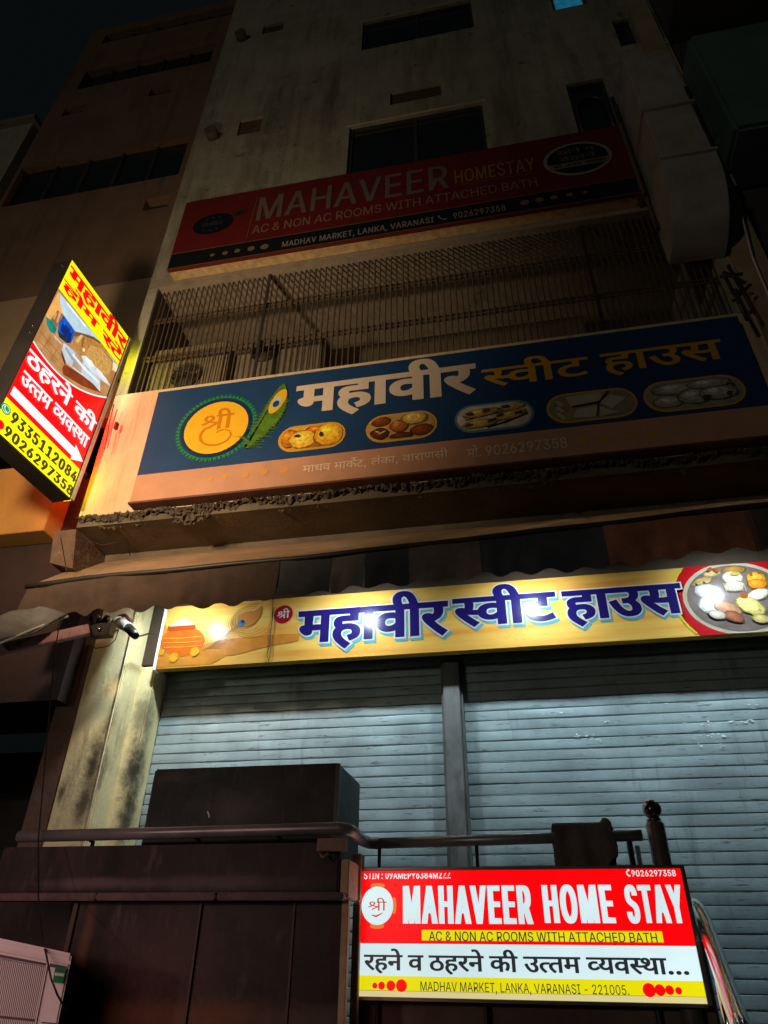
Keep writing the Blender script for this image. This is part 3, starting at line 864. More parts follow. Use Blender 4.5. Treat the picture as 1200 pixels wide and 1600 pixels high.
# ------------------------------------------------------------------ the market building
bld = thing('market_building', (-0.5, 4.0, 0), 'tall weathered plaster building carrying the shop signs above the shutters', 'building')
win_a = rect_px(546, 199.5, 752.5, 158, 762.5, 232.5, 541, 272, YW)
win_a = (win_a[0], win_a[1], 7.35, win_a[3])
win_b = rect_px(567, 35, 735, 0, 741, 44, 565, 77, YW)
hole_c = rect_px(609, 145, 689, 129, 689, 149, 610, 163.5, YW)
vent_a = rect_px(412, 39, 444, 35, 441, 47.5, 410, 52.5, YW)
vent_b = rect_px(375, 187, 412, 182, 405, 206, 371, 211, YW)
win_d = rect_px(883, 132, 960, 118, 975, 190, 905, 207, YW)
win_d = (win_d[0], 1.42, 7.5, win_d[3])
win_e = rect_px(960, 30, 1030, 20, 1035, 60, 965, 73, YW)
win_f = rect_px(850, -60, 903, -70, 908, 9, 857, 16, YW)
holes = [win_a, win_b, hole_c, vent_a, vent_b, win_d, win_e, win_f]
w = MB()
wall_holes(w, XL, XR, 6.80, 17.0, YW, holes, 0.085)
for _h in (hole_c, vent_a, vent_b, win_d):
    pass
w.poly([(XL, YW, 6.8), (XL, YW, 17), (XL, 8, 17), (XL, 8, 6.8)])
w.poly([(XR, YW, 6.8), (XR, 8, 6.8), (XR, 8, 17), (XR, YW, 17)])
w.poly([(XL, YW, 17), (XR, YW, 17), (XR, 8, 17), (XL, 8, 17)])
w.poly([(XL, YW, 6.8), (XL, 8, 6.8), (XR, 8, 6.8), (XR, YW, 6.8)])
part('upper_wall', w, PLASTER, bld)
# windows: dark panes, thin frames, sills
FRAME = mat('window_frame_paint', (0.035, 0.034, 0.032), 0.6)
BLUEGLASS = lit('window_lit_blue_inside', lin((24, 92, 120)), 0.75, mottled=0.3, scale=8)


def window(r, pane, split=2, name='window'):
    xa, xb, za, zb = r
    Y = YW + 0.03
    f = MB()
    t = 0.035
    f.box(xa, xb, Y, Y + 0.05, za, za + t)
    f.box(xa, xb, Y, Y + 0.05, zb - t, zb)
    f.box(xa, xa + t, Y, Y + 0.05, za + t, zb - t)
    f.box(xb - t, xb, Y, Y + 0.05, za + t, zb - t)
    for k in range(1, split):
        xc = xa + (xb - xa) * k / split
        f.box(xc - t / 2, xc + t / 2, Y + 0.002, Y + 0.048, za + t, zb - t)
    fo = part(name, f, FRAME, bld)
    p = MB()
    p.box(xa + t * 0.5, xb - t * 0.5, Y + 0.02, Y + 0.03, za + t * 0.5, zb - t * 0.5)
    part('pane', p, pane, fo)
    return fo


window(win_a, DARKGLASS, 2)
window(win_b, DARKGLASS, 2)
window(win_d, DARKGLASS, 1)
window(win_e, DARKGLASS, 1)
window(win_f, BLUEGLASS, 1)
arch = MB()
xa, xb, za, zb = win_d
xc = (xa + xb) / 2
pth = [(xc - 0.14, YW + 0.02, za + 0.35)] + [(xc + 0.14 * cos(t), YW + 0.02, zb - 0.45 + 0.16 * sin(t)) for t in [pi - pi * k / 10 for k in range(11)]] + [(xc + 0.14, YW + 0.02, za + 0.35)]
arch.tube(pth, 0.02, 8)
part('window_grille', arch, DARKMETAL, bld)
for r in (hole_c, vent_a, vent_b):
    b = MB()
    b.box(r[0], r[1], YW + 0.065, YW + 0.084, r[2], r[3])
    n = max(2, int((r[3] - r[2]) / 0.05))
    for k in range(n):
        z = r[2] + (k + 0.5) * (r[3] - r[2]) / n
        b.box(r[0], r[1], YW + 0.02, YW + 0.06, z - 0.006, z + 0.006)
    part('vent', b, mat('vent_louvre', (0.10, 0.07, 0.04), 0.8), bld)
# lintel drip and sill mouldings
sill = MB()
for r in (win_a, win_b):
    sill.box(r[0] - 0.04, r[1] + 0.04, YW - 0.012, YW - 0.001, r[3] + 0.004, r[3] + 0.02)
part('lintel', sill, mat('pale_lintel_edge', (0.55, 0.47, 0.32), 0.85, var=0.3), bld)
# drain stubs
for (u, v) in ((379, 62), (334, 215)):
    p = at(u, v, YW)
    b = MB()
    b.tube([(p.x, YW + 0.02, p.z), (p.x, YW - 0.10, p.z - 0.01)], 0.07, 16)
    part('drain_pipe', b, mat('old_drain', (0.12, 0.10, 0.07), 0.8), bld)
# slab over the caged balcony and the balcony shell
b = MB()
b.box(XL, XR, YW, 4.75, 6.67, 6.795)
part('floor_slab', b, CONCRETE, bld)
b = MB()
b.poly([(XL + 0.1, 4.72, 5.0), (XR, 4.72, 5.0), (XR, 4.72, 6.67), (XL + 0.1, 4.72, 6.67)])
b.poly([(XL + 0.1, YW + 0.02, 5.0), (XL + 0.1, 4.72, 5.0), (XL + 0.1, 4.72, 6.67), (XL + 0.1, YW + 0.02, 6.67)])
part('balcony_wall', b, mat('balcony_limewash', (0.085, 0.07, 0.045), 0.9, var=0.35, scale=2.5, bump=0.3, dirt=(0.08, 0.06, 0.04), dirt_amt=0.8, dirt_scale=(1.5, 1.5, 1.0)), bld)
b = MB()
b.box(XL, XL + 0.098, YW, 4.7, 5.375, 6.668)
part('balcony_end_pier', b, PLASTER, bld)
b = MB()
b.box(XR - 0.1, XR, YW, 4.7, 5.375, 6.668)
part('balcony_end_pier', b, PLASTER, bld)
# parapet that carries the blue sign
b = MB()
b.box(XL, XR, YW, 3.70, 4.20, 5.37)
part('parapet', b, PARAPET, bld)
# broken plaster along its lower edge
random.seed(3)
b = MB()
NU, NV = 340, 10
prof = []
cur = 0
for i in range(NU + 1):
    cur = cur * 0.86 + random.uniform(-0.016, 0.016)
    prof.append(cur)


def chip(uu, vv):
    i = int(round(uu * NU))
    x = XL + 0.002 + uu * (XR - XL - 0.004)
    dn = 0.055 + prof[i] + 0.02 * sin(uu * 40)
    z = 4.203 - vv * max(0.015, dn) + (0.02 * random.uniform(-1, 1) if 0 < vv else 0)
    y = YW - 0.004 - 0.032 * sin(pi * min(1, vv * 1.15)) * (0.4 + random.random()) + (0.05 * vv * vv)
    return (x, y, z)


b.grid(chip, NU, NV, False)
part('broken_plaster_edge', b, BROKEN, bld)
# underside, beam behind the awning
b = MB()
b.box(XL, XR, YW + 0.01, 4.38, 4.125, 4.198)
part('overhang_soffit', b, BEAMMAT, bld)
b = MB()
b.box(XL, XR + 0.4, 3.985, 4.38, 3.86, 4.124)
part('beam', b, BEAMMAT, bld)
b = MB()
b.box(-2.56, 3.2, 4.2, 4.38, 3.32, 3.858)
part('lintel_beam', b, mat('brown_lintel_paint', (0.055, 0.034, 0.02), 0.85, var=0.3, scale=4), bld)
# yellow pillar left of the shutters
b = MB()
b.box(-2.85, -2.56, 4.02, 4.9, 0.0, 3.859)
part('pillar', b, YELLOWWALL, bld, bevel=0.012)
b = MB()
b.box(-2.605, -2.45, 4.20, 4.395, 0.0, 3.31)
part('pillar_return', b, YELLOWWALL, bld, bevel=0.01)
b = MB()
b.tube([(-2.572, 4.006, 0.5), (-2.572, 4.006, 3.85)], 0.0045, 8)
part('wire_conduit', b, mat('cream_conduit', (0.60, 0.54, 0.36), 0.6), bld)
b = MB()
b.box(-0.452, -0.345, 4.30, 4.46, 0.6, 3.318)
b.box(-0.468, -0.452, 4.335, 4.44, 0.6, 3.317)
b.box(-0.345, -0.329, 4.335, 4.44, 0.6, 3.317)
part('shutter_post', b, POSTMAT, bld, bevel=0.004)
# raised floor and the stair wall below the lit sign
b = MB()
b.box(-2.84, 0.52, 2.93, 4.40, 0.0, 0.62)
b.box(0.52, 3.2, 3.9, 4.40, 0.0, 0.62)
for k in range(3):
    b.box(0.53, 2.6, 3.9 - 0.32 * (k + 1), 3.9 - 0.32 * k - 0.002, 0.0, 0.46 - 0.155 * k)
part('raised_floor', b, CONCRETE, bld)
b = MB()
b.box(-0.66, 0.54, 2.885, 2.98, 0.0, 1.535)
part('stair_wall', b, mat('reddish_worn_plaster', (0.22, 0.13, 0.11), 0.85, var=0.3, scale=5, bump=0.4, dirt=(0.30, 0.24, 0.2), dirt_amt=0.6, dirt_scale=(9, 9, 9), dirt_lo=0.56), bld)
# right end pilaster and the bare steel uprights beside the duct
b = MB()
b.box(1.865, 2.06, 3.52, 4.6, 4.13, 17)
part('corner_pilaster', b, mat('tan_pilaster', (0.40, 0.31, 0.19), 0.85, var=0.3, scale=4, bump=0.4), bld)
b = MB()
b.poly([(XR, 4.75, 3.9), (XR, 4.75, 6.7), (XR, 8, 6.7), (XR, 8, 3.9)])
b.poly([(XL, 4.75, 0), (XL, 8, 0), (XL, 8, 6.7), (XL, 4.75, 6.7)])
part('side_wall', b, PLASTER, bld)

# ------------------------------------------------------------------ rolling shutters


def shutter(x0, x1, label):
    t = thing('rolling_shutter', ((x0 + x1) / 2, YS, 0.62), label, 'shutter', 'rolling shutters of the sweet shop')
    b = MB()
    pitch = 0.0637
    n = int((3.62 - 0.72) / pitch)
    pr = [(-0.006, 0.0), (-0.0082, 0.004), (-0.0092, 0.016), (-0.0095, 0.03), (-0.0092, 0.044), (-0.0084, 0.057), (-0.006, 0.0585), (0.008, 0.059), (0.008, 0.0628), (-0.004, 0.0634)]
    pts = []
    rr = random.Random(5)
    for k in range(n):
        z = 0.72 + k * pitch
        d = rr.uniform(-0.0015, 0.0015)
        pts += [(YS + y + d, z + q) for y, q in pr]
    v = []
    xs = [x0 + (x1 - x0) * i / 18 for i in range(19)]
    for (y, z) in pts:
        for i, x in enumerate(xs):
            v.append((x, y + 0.0022 * sin(z * 9 + i * 1.7) + 0.0015 * sin(z * 31 + i), z + 0.0016 * sin(i * 1.1 + int((z - 0.72) / pitch) * 2.3)))
    f = [(j * 19 + i, j * 19 + i + 1, (j + 1) * 19 + i + 1, (j + 1) * 19 + i) for j in range(len(pts) - 1) for i in range(18)]
    b.add(v, f, False)
    part('slat_curtain', b, SHUTTER, t)
    b = MB()
    b.box(x0, x1, YS - 0.03, YS + 0.02, 0.63, 0.715)
    part('bottom_bar', b, POSTMAT, t, bevel=0.004)
    b = MB()
    for x in (x0 + 0.02, x1 - 0.055):
        b.box(x, x + 0.035, YS - 0.045, YS - 0.018, 0.63, 3.31)
    return t


shutter(-2.45, -0.47, 'grey slatted rolling shutter between the yellow pillar and the dark steel post')
shutter(-0.327, 3.0, 'wide grey slatted rolling shutter with peeling paint right of the dark steel post')
# flakes of peeling paint on the right shutter
random.seed(11)
fl = MB()
for k in range(70):
    u, v = random.choice([(870, 1115), (940, 1130), (1090, 1130), (1100, 1150), (1160, 1128), (1190, 1105), (905, 1150), (920, 1155), (1110, 1165), (1130, 1150), (1150, 1095), (1020, 1098)])
    p = at(u + random.uniform(-26, 26), v + random.uniform(-4, 4), YS - 0.013)
    w_, h_ = random.uniform(0.004, 0.017), random.uniform(0.0015, 0.0055)
    n = 7
    ring = [(p.x + w_ * cos(2 * pi * i / n) * random.uniform(0.6, 1.1), p.y - random.uniform(0.0, 0.006), p.z + h_ * sin(2 * pi * i / n) * random.uniform(0.5, 1.2)) for i in range(n)]
    fl.poly(ring)
part('paint_flakes', fl, mat('peeling_paint_flake', (0.75, 0.80, 0.80), 0.4, var=0.15), [o for o in COL.objects if o.name.startswith('rolling_shutter')][1])

# ------------------------------------------------------------------ neighbouring buildings
YN = 3.95
nb = thing('neighbour_building', (-4.0, 4.4, 0), 'brown plastered building on the left behind the projecting light box', 'building')


def n_rect(*q):
    return rect_px(*q, YN)


NX1 = -2.925
NX0 = X_at(108, 118, YN)
rl = Z_at(340, 14, YN)
band1 = n_rect(130, 118, 338, 62, 330, 92, 120, 143)
band2 = n_rect(30, 258, 292, 217, 283, 272, 10, 322)
bandr = n_rect(165, 54, 370, 8, 360, 22, 160, 68)
vA = n_rect(236, 138, 271, 131, 268, 144, 232, 150)
vB = n_rect(101, 170, 135, 163, 131, 175, 97, 181)
vC = n_rect(228, 312, 266, 304, 262, 322, 222, 330)
for r in ():
    pass


def clampx(r, hi):
    return (r[0], min(r[1], hi), r[2], r[3])


bands = [clampx(r, NX1 - 0.2) for r in (band1, band2, bandr)] + [clampx(r, NX1 - 0.1) for r in (vA, vB, vC)]
zt = Z_at(150, 470, YN) + 0.0
zf = at(207, 441, YN).z
top_n = bandr[3] + 0.25
b = MB()
wall_holes(b, NX0, NX1, zf, top_n, YN, bands, 0.12)
b.poly([(NX0, YN, zf), (NX0, YN, top_n), (NX0, 9, top_n), (NX0, 9, zf)])
b.poly([(NX0, YN, top_n), (NX1, YN, top_n), (NX1, 9, top_n), (NX0, 9, top_n)])
part('wall', b, BROWN, nb)
for r in bands[:3]:
    f = MB()
    Y = YN + 0.09
    f.box(r[0], r[1], Y, Y + 0.02, r[2], r[3])
    n = 5
    fo = part('window', f, DARKGLASS, nb)
    q = MB()
    for k in range(n + 1):
        x = r[0] + (r[1] - r[0]) * k / n
        q.box(x - 0.02, x + 0.02, Y - 0.03, Y - 0.002, r[2], r[3])
    part('mullion', q, FRAME, fo)
for r in bands[3:]:
    f = MB()
    f.box(r[0], r[1], YN + 0.10, YN + 0.118, r[2], r[3])
    part('vent', f, mat('vent_dark', (0.05, 0.035, 0.025), 0.9), nb)
b = MB()
b.box(NX0 - 1.2, NX1, YN - 0.02, YN + 0.1, at(0, 690, YN).z + 0.1, zf)
part('fascia', b, TANWALL, nb)
# board at the fascia foot beside the light box, warm lamplight painted into its orange
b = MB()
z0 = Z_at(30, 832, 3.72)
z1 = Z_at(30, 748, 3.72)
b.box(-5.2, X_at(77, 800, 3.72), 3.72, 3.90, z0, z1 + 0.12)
part('orange_lit_fascia', b, ORANGE_LIT, nb, bevel=0.004)
b = MB()
b.box(-5.5, NX1 - 0.002, 3.905, 4.6, 3.0, z0 + 0.6)
part('lower_lintel', b, mat('maroon_lintel', (0.035, 0.018, 0.017), 0.8, var=0.4, scale=3), nb)
b = MB()
b.box(-3.02, -2.853, 4.03, 4.9, 0.0, 3.86)
part('pilaster', b, mat('brown_stained_pilaster', (0.16, 0.10, 0.065), 0.85, var=0.4, scale=4, bump=0.3), nb)
b = MB()
b.poly([(-9, 6.2, 0), (-3.0, 6.2, 0), (-3.0, 6.2, 3.3), (-9, 6.2, 3.3)])
part('rear_wall', b, DARKWALL, nb)
# bracket block under the parapet corner
b = MB()
p0 = at(118, 850, 3.7)
b.hexa([(-3.05, 3.60, 3.86), (-2.86, 3.60, 3.80), (-2.86, 3.98, 3.86), (-3.05, 3.98, 3.86)],
       [(-3.10, 3.60, 4.12), (-2.925, 3.60, 4.12), (-2.925, 3.98, 4.12), (-3.10, 3.98, 4.12)])
part('corbel', b, mat('chipped_corbel', (0.15, 0.09, 0.065), 0.9, var=0.4, scale=5, bump=0.8, dirt=(0.5, 0.46, 0.36), dirt_amt=0.8, dirt_scale=(6, 6, 6), dirt_lo=0.56), nb)

far = thing('pale_building', (-6.5, 5.6, 0), 'pale plastered building edge at the far left against the night sky', 'building')
b = MB()
q = [at(0, 262, 5.2), at(52, 192, 5.2)]
ztop = q[1].z
b.box(-12, q[1].x + 0.0, 5.2, 9, 0, ztop)
part('wall', b, mat('pale_distant_plaster', (0.42, 0.38, 0.33), 0.9, var=0.2, bump=0.2), far)
b = MB()
b.box(-12, q[1].x + 0.08, 5.1, 9, ztop + 0.001, ztop + 0.12)
part('parapet', b, CONCRETE, far)

rb = thing('side_building', (2.9, 3.9, 0), 'dark neighbouring building at the right edge beyond the exhaust duct', 'building')
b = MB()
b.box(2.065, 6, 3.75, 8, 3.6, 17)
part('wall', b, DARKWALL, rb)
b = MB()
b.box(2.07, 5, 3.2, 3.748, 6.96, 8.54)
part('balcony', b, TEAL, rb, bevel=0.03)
for (xa_, ya_, za_) in ((2.2, 3.3, 9.6), (2.07, 3.45, 5.6)):
    b = MB()
    b.box(xa_, 5, ya_, 3.746, za_, za_ + 0.13)
    part('ledge', b, DARKWALL, rb)
for k in range(2):
    b = MB()
    b.box(2.5 + 0.9 * k, 3.2 + 0.9 * k, 3.70, 3.745, 10.2, 11.6)
    part('window', b, DARKGLASS, rb)

# ------------------------------------------------------------------ exhaust duct with an elbow into the wall
du = thing('exhaust_duct', (1.62, 3.3, 5.9), 'large grey sheet metal exhaust duct with a rounded elbow, right of the red sign', 'duct')
DX0, DX1, DY = 1.445, 1.81, 3.12
for (za, zb, yf) in ((7.29, 8.2, DY), (6.60, 7.28, DY + 0.004)):
    b = MB()
    b.box(DX0, DX1, yf, YW - 0.003, za, zb)
    part('duct_section', b, GALV, du, bevel=0.008)
b = MB()
zc = 6.59
pr = [(DY + 0.002, zc)]
for k in range(0, 17):
    t = pi / 2 * k / 16
    pr.append((YW - 0.003 - (YW - 0.003 - DY - 0.002) * cos(t) ** 0.9, zc - 0.10 - 0.53 * sin(t)))
pr.append((YW - 0.003, zc))
b.prism([(DX0 - 0.015, y, z) for y, z in pr], (DX1 - DX0 + 0.03, 0, 0))
part('elbow', b, GALV, du, bevel=0.006)
b = MB()
for z in (7.285, 6.595):
    b.box(DX0 - 0.02, DX1 + 0.02, DY - 0.022, YW - 0.004, z - 0.012, z + 0.012)
part('flange', b, GALV, du)
b = MB()
b.tube([(DX0 - 0.04, 3.50, 6.30), (DX0 - 0.04, 3.50, 8.3)], 0.018, 10)
part('side_pipe', b, mat('rusty_pipe', (0.07, 0.045, 0.03), 0.6, var=0.4), du)
fr = thing('cable_frame', (1.9, 3.45, 5.4), 'dark crossed bars and cables in front of the lit pilaster beside the duct', 'frame')
b = MB()
for (a, c) in (((1132, 430), (1168, 500)), ((1138, 415), (1180, 490)), ((1125, 432), (1160, 428)), ((1130, 425), (1165, 442)), ((1146, 470), (1172, 445))):
    b.tube([at(*a, 3.40), at(*c, 3.40)], 0.012, 8)
part('bars', b, DARKMETAL, fr)
b = MB()
b.tube([at(1160, 340, 3.45), at(1175, 400, 3.47), at(1200, 460, 3.47), at(1230, 540, 3.5)], 0.008, 6)
part('cable', b, WHITEPLASTIC, fr)

# ------------------------------------------------------------------ balcony cage of thin bars
gr = thing('balcony_grille', (-0.5, 3.64, 5.37), 'cage of thin rusty vertical bars closing the balcony between red and blue signs', 'grille')
YG = 3.64
x = XL + 0.03
n = 0
random.seed(5)
while x < XR - 0.05 and n < 98:
    b = MB()
    dx = random.uniform(-0.006, 0.006)
    b.tube([(x, YG, 5.372), (x + dx * 0.5, YG + random.uniform(-0.004, 0.004), 6.0), (x + dx, YG, 6.665)], 0.0065, 6, False)
    part('bar', b, BARS, gr)
    x += 0.0479
    n += 1
for z in (5.80, 5.84, 6.27, 6.31):
    b = MB()
    b.box(XL + 0.03, XR - 0.1, YG + 0.009, YG + 0.016, z - 0.012, z + 0.012)
    part('rail', b, BARS, gr)
for u in (412, 940):
    x = X_at(u, 500, YG)
    b = MB()
    b.box(x - 0.012, x + 0.012, YG - 0.024, YG - 0.009, 5.373, 6.664)
    part('upright', b, DARKMETAL, gr)

# two outdoor air conditioner units behind the cage


def condenser(x0, x1, z1, y, label, fu, fv, fr_, white):
    z0 = z1 - 0.56
    t = thing('outdoor_unit', ((x0 + x1) / 2, y + 0.14, z0), label, 'air conditioner', 'air conditioner units in the balcony cage')
    b = MB()
    b.box(x0, x1, y, y + 0.28, z0, z1)
    part('casing', b, white, t, bevel=0.015)
    c = at(fu, fv, y)
    b = MB()
    for k in range(7):
        r = fr_ * (0.25 + 0.125 * k)
        b.tube([(c.x + r * cos(a), y - 0.02, c.z + r * sin(a)) for a in [2 * pi * i / 28 for i in range(29)]], 0.004, 5, False)
    for i in range(12):
        a = 2 * pi * i / 12
        b.tube([(c.x + 0.03 * cos(a), y - 0.022, c.z + 0.03 * sin(a)), (c.x + fr_ * cos(a), y - 0.018, c.z + fr_ * sin(a))], 0.004, 5)
    part('fan_guard', b, DARKMETAL, t)
    b = MB()
    b.tube([(c.x, y - 0.006, c.z), (c.x, y - 0.002, c.z)], fr_ * 0.97, 32)
    part('fan_opening', b, BLACKPLASTIC, t)
    b = MB()
    for i in range(3):
        a = 2 * pi * i / 3 + 0.4
        b.poly([(c.x + fr_ * rr * cos(a + da), y - 0.009 + dy, c.z + fr_ * rr * sin(a + da)) for rr, da, dy in ((0.15, 0, 0), (0.55, -0.35, -0.003), (0.9, -0.3, -0.003), (0.9, 0.35, 0.002), (0.5, 0.4, 0.002))])
    part('fan_blade', b, mat('fan_grey', (0.35, 0.33, 0.28), 0.5), t)
    return t


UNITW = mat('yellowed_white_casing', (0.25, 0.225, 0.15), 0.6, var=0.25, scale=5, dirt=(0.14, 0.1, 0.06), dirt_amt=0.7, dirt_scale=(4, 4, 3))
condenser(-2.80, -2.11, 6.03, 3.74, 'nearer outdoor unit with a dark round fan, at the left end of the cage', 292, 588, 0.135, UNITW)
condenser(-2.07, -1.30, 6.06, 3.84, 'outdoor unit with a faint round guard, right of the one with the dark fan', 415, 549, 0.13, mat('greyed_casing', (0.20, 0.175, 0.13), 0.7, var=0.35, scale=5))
b = MB()
b.box(-2.5, 0.9, 4.35, 4.70, 6.2, 6.42)
solo('ledge_band', MB().box(-2.3, 0.9, 4.30, 4.70, 6.0, 6.35), mat('ledge_band_boards', (0.14, 0.115, 0.075), 0.9, var=0.4, scale=3), (-0.7, 4.5, 6.0), 'long dusty beige ledge band on the back wall inside the balcony cage', 'loft')  # beige ledge band along the back wall of the balcony

# ================================================================== signs
def pz(z, u, v, s, u0, v0):
    return (u0 + u / s, v0 + v / s)


def poly_px(mb, pl, pts, off):
    return mb.poly([pl.px(u, v, off) for u, v in pts])


def stadium(pl, c, ha, hb, n=10):
    """outline of a long rounded oval, as (a, b) points"""
    k = ha - hb
    o = []
    for i in range(n + 1):
        t = -pi / 2 + pi * i / n
        o.append((c[0] + k + hb * cos(t), c[1] + hb * sin(t)))
    for i in range(n + 1):
        t = pi / 2 + pi * i / n
        o.append((c[0] - k + hb * cos(t), c[1] + hb * sin(t)))
    return o


def pm(name, rgb, rough=0.4, **k):
    return plain(name, lin(rgb), rough, **k)


# ------------------------------------------------------------------ blue sweet house sign on the parapet
PB = front(YB)
bs = thing('blue_shop_sign', (-0.4, YB + 0.03, 4.24), 'long dark blue Hindi shop sign with five oval sweet pictures, on the parapet', 'sign')
BA0, _ = PB.ab(225, 700)
BA0 = (PB.ab(251.5, 612)[0] + PB.ab(198, 786)[0]) / 2
BA1 = PB.ab(1150, 488)[0]
BZ0, BZ1, BZM = PB.ab(198, 786)[1], PB.ab(251, 612)[1], PB.ab(212.5, 743.5)[1]
b = MB()
b.box(BA0, BA1, YB, YB + 0.075, BZ0, BZ1)
part('panel', b, pm('blue_flex_print', (28, 64, 108), 0.45, var=0.18, scale=2.0), bs, bevel=0.004)
b = MB()
b.poly([PB.pt(a, z, 0.003) for a, z in ((BA0 + .002, BZ0 + .002), (BA1 - .002, BZ0 + .002), (BA1 - .002, BZM), (BA0 + .002, BZM))])
part('lower_strip', b, pm('faded_peach_print', (196, 146, 116), 0.45, var=0.12), bs)
b = MB()
b.box(BA0 - 0.004, BA1 + 0.004, YB - 0.012, YB + 0.07, BZ0 - 0.016, BZ0 - 0.001)
part('frame_bar', b, mat('rust_brown_frame', (0.13, 0.05, 0.035), 0.6), bs)
# lettering
b = MB()
word_px(b, 'महावीर', PB, (468, 604), (737, 572), (480, 644), off=0.004, ox=42, oy=26)
part('title_lettering', b, pm('white_letter_print', (215, 200, 180), 0.4), bs)
b = MB()
word_px(b, 'स्वीट', PB, (754, 580), (914, 558), (770, 604), off=0.004, ox=20, oy=14)
word_px(b, 'हाउस', PB, (938, 553), (1122, 533), (950, 582), off=0.004, ox=20, oy=14)
part('title_lettering', b, pm('gold_letter_print', (214, 160, 22), 0.4), bs, 'golden lettering')
b = MB()
GREY = pm('pale_grey_letter_print', (232, 206, 184), 0.5)
word_px(b, 'माधव मार्केट, लंका, वाराणसी', PB, (474, 727), (700, 706), (476, 739), off=0.005, ox=8, oy=4)
word_px(b, 'मो. 9026297358', PB, (730, 704), (886, 685), (732, 716), off=0.005, ox=14, oy=8)
part('address_lettering', b, GREY, bs)
# faint dots on the strip
dots(PB, ((330, 748, .018), (352, 745, .022), (384, 742, .026), (413, 738, .03), (444, 734, .034), (910, 690, .032), (945, 686, .03), (982, 682, .026), (1018, 678, .022)), 0.005, pm('faded_yellow_dot', (208, 150, 80), 0.5), bs)
# emblem: green leaf wreath, blue ring, yellow disc, red letters, peacock feather
ca, cz = PB.ab(338, 668)
R0 = 0.245
b = MB()
for k in range(56):
    t = 2 * pi * k / 56
    d = Vector((cos(t), sin(t)))
    q = Vector((-d.y, d.x))
    c = Vector((ca, cz)) + d * (R0 + 0.045)
    for s_ in (-1, 1):
        p = [c - d * 0.012, c + q * s_ * 0.012 + d * 0.006, c + d * 0.030 + q * s_ * 0.006, c + d * 0.006]
        b.poly([PB.pt(x.x, x.y, 0.0035 + 0.0003 * (s_ + 1)) for x in (p if s_ > 0 else p[::-1])])
b.stroke(PB, [(ca + (R0 + .04) * cos(2 * pi * k / 60), cz + (R0 + .04) * sin(2 * pi * k / 60)) for k in range(60)], 0.006, 0.0045, True)
part('wreath', b, pm('green_leaf_print', (40, 140, 72), 0.4), bs)
b = MB()
b.ellipse(PB, ca, cz, R0 + 0.024, R0 + 0.024, 0.004)
part('emblem_ring', b, pm('navy_ring_print', (18, 48, 84), 0.4), bs)
b = MB()
b.ellipse(PB, ca, cz, R0, R0, 0.006)
part('emblem_disc', b, pm('yellow_disc_print', (236, 184, 40), 0.4), bs)
b = MB()
EMB = pm('ochre_emblem_print', (206, 128, 26), 0.4)
a0, z0 = PB.ab(308, 648)
letters(b, 'श्री', PB, ca - 0.125, ca + 0.12, cz - 0.02, cz + 0.115, off=0.008, ox=10, oy=6)
sw = [(ca - 0.10 + 0.02 * cos(t), 0) for t in (0,)]
spiral = []
for k in range(44):
    t = pi * 0.72 + (2.05 * pi) * k / 43
    r = 0.145 - 0.095 * k / 43
    spiral.append((ca + 0.02 + r * cos(t) * 1.0 + 0.03 * k / 43, cz - 0.085 + r * sin(t) * 0.78))
b.stroke(PB, spiral, [0.022 - 0.016 * k / 43 for k in range(44)], 0.0085)
part('emblem_lettering', b, EMB, bs)
# feather
b = MB()
base = Vector(PB.ab(383, 702))
tip = Vector(PB.ab(445, 600))
ax = (tip - base)
L_ = ax.length
d = ax.normalized()
q = Vector((-d.y, d.x))
rr = random.Random(4)
out = []
N_ = 46
lft, rgt = [], []
for k in range(N_):
    t = k / (N_ - 1)
    wd = 0.078 * (sin(pi * min(1, t ** 0.9)) ** 0.8) * (0.5 + 0.9 * t) if t < 1 else 0
    jag = (0.012 if k % 2 else -0.004) * (1 - t) * 2.4
    curve = q * (-0.05) * sin(pi * t)
    p = base + d * (t * L_) + curve
    lft.append(p + q * (wd + jag))
    rgt.append(p - q * (wd + jag))
b.poly([PB.pt(p.x, p.y, 0.0105) for p in rgt + lft[::-1]])
for k in range(90):
    t = rr.uniform(0.0, 0.72)
    s_ = rr.choice((-1, 1))
    p = base + d * (t * L_) + q * (-0.05) * sin(pi * t)
    e = p + q * s_ * rr.uniform(0.07, 0.15) * (1 - 0.4 * t) + d * rr.uniform(0.0, 0.06)
    b.stroke(PB, [p, (p + e) / 2 + d * 0.012, e], [0.006, 0.004, 0.0015], 0.0095 + 0.00002 * k)
ft = part('feather', b, pm('dark_green_feather_print', (84, 124, 40), 0.4, var=0.35, scale=20), bs)
b = MB()
ec = base + d * (0.72 * L_) - q * 0.036
b.ellipse(PB, ec.x, ec.y, 0.120, 0.050, 0.0125, math.atan2(d.y, d.x))
part('feather_eye', b, pm('feather_yellow', (222, 176, 40), 0.4), ft)
b = MB()
ec2 = ec - d * 0.012
b.ellipse(PB, ec2.x, ec2.y, 0.058, 0.033, 0.0142, math.atan2(d.y, d.x))
part('feather_eye', b, pm('feather_pale_blue', (170, 196, 190), 0.4), ft)
b = MB()
ec3 = ec - d * 0.028
b.ellipse(PB, ec3.x, ec3.y, 0.032, 0.024, 0.0158, math.atan2(d.y, d.x))
part('feather_eye', b, pm('feather_blue', (20, 70, 130), 0.4), ft)

# five oval pictures of sweets
FOOD = {}


def food(name, rgb, var=0.3, scale=25, **k):
    if name not in FOOD:
        FOOD[name] = pm(name, rgb, 0.45, var=var, scale=scale, **k)
    return FOOD[name]


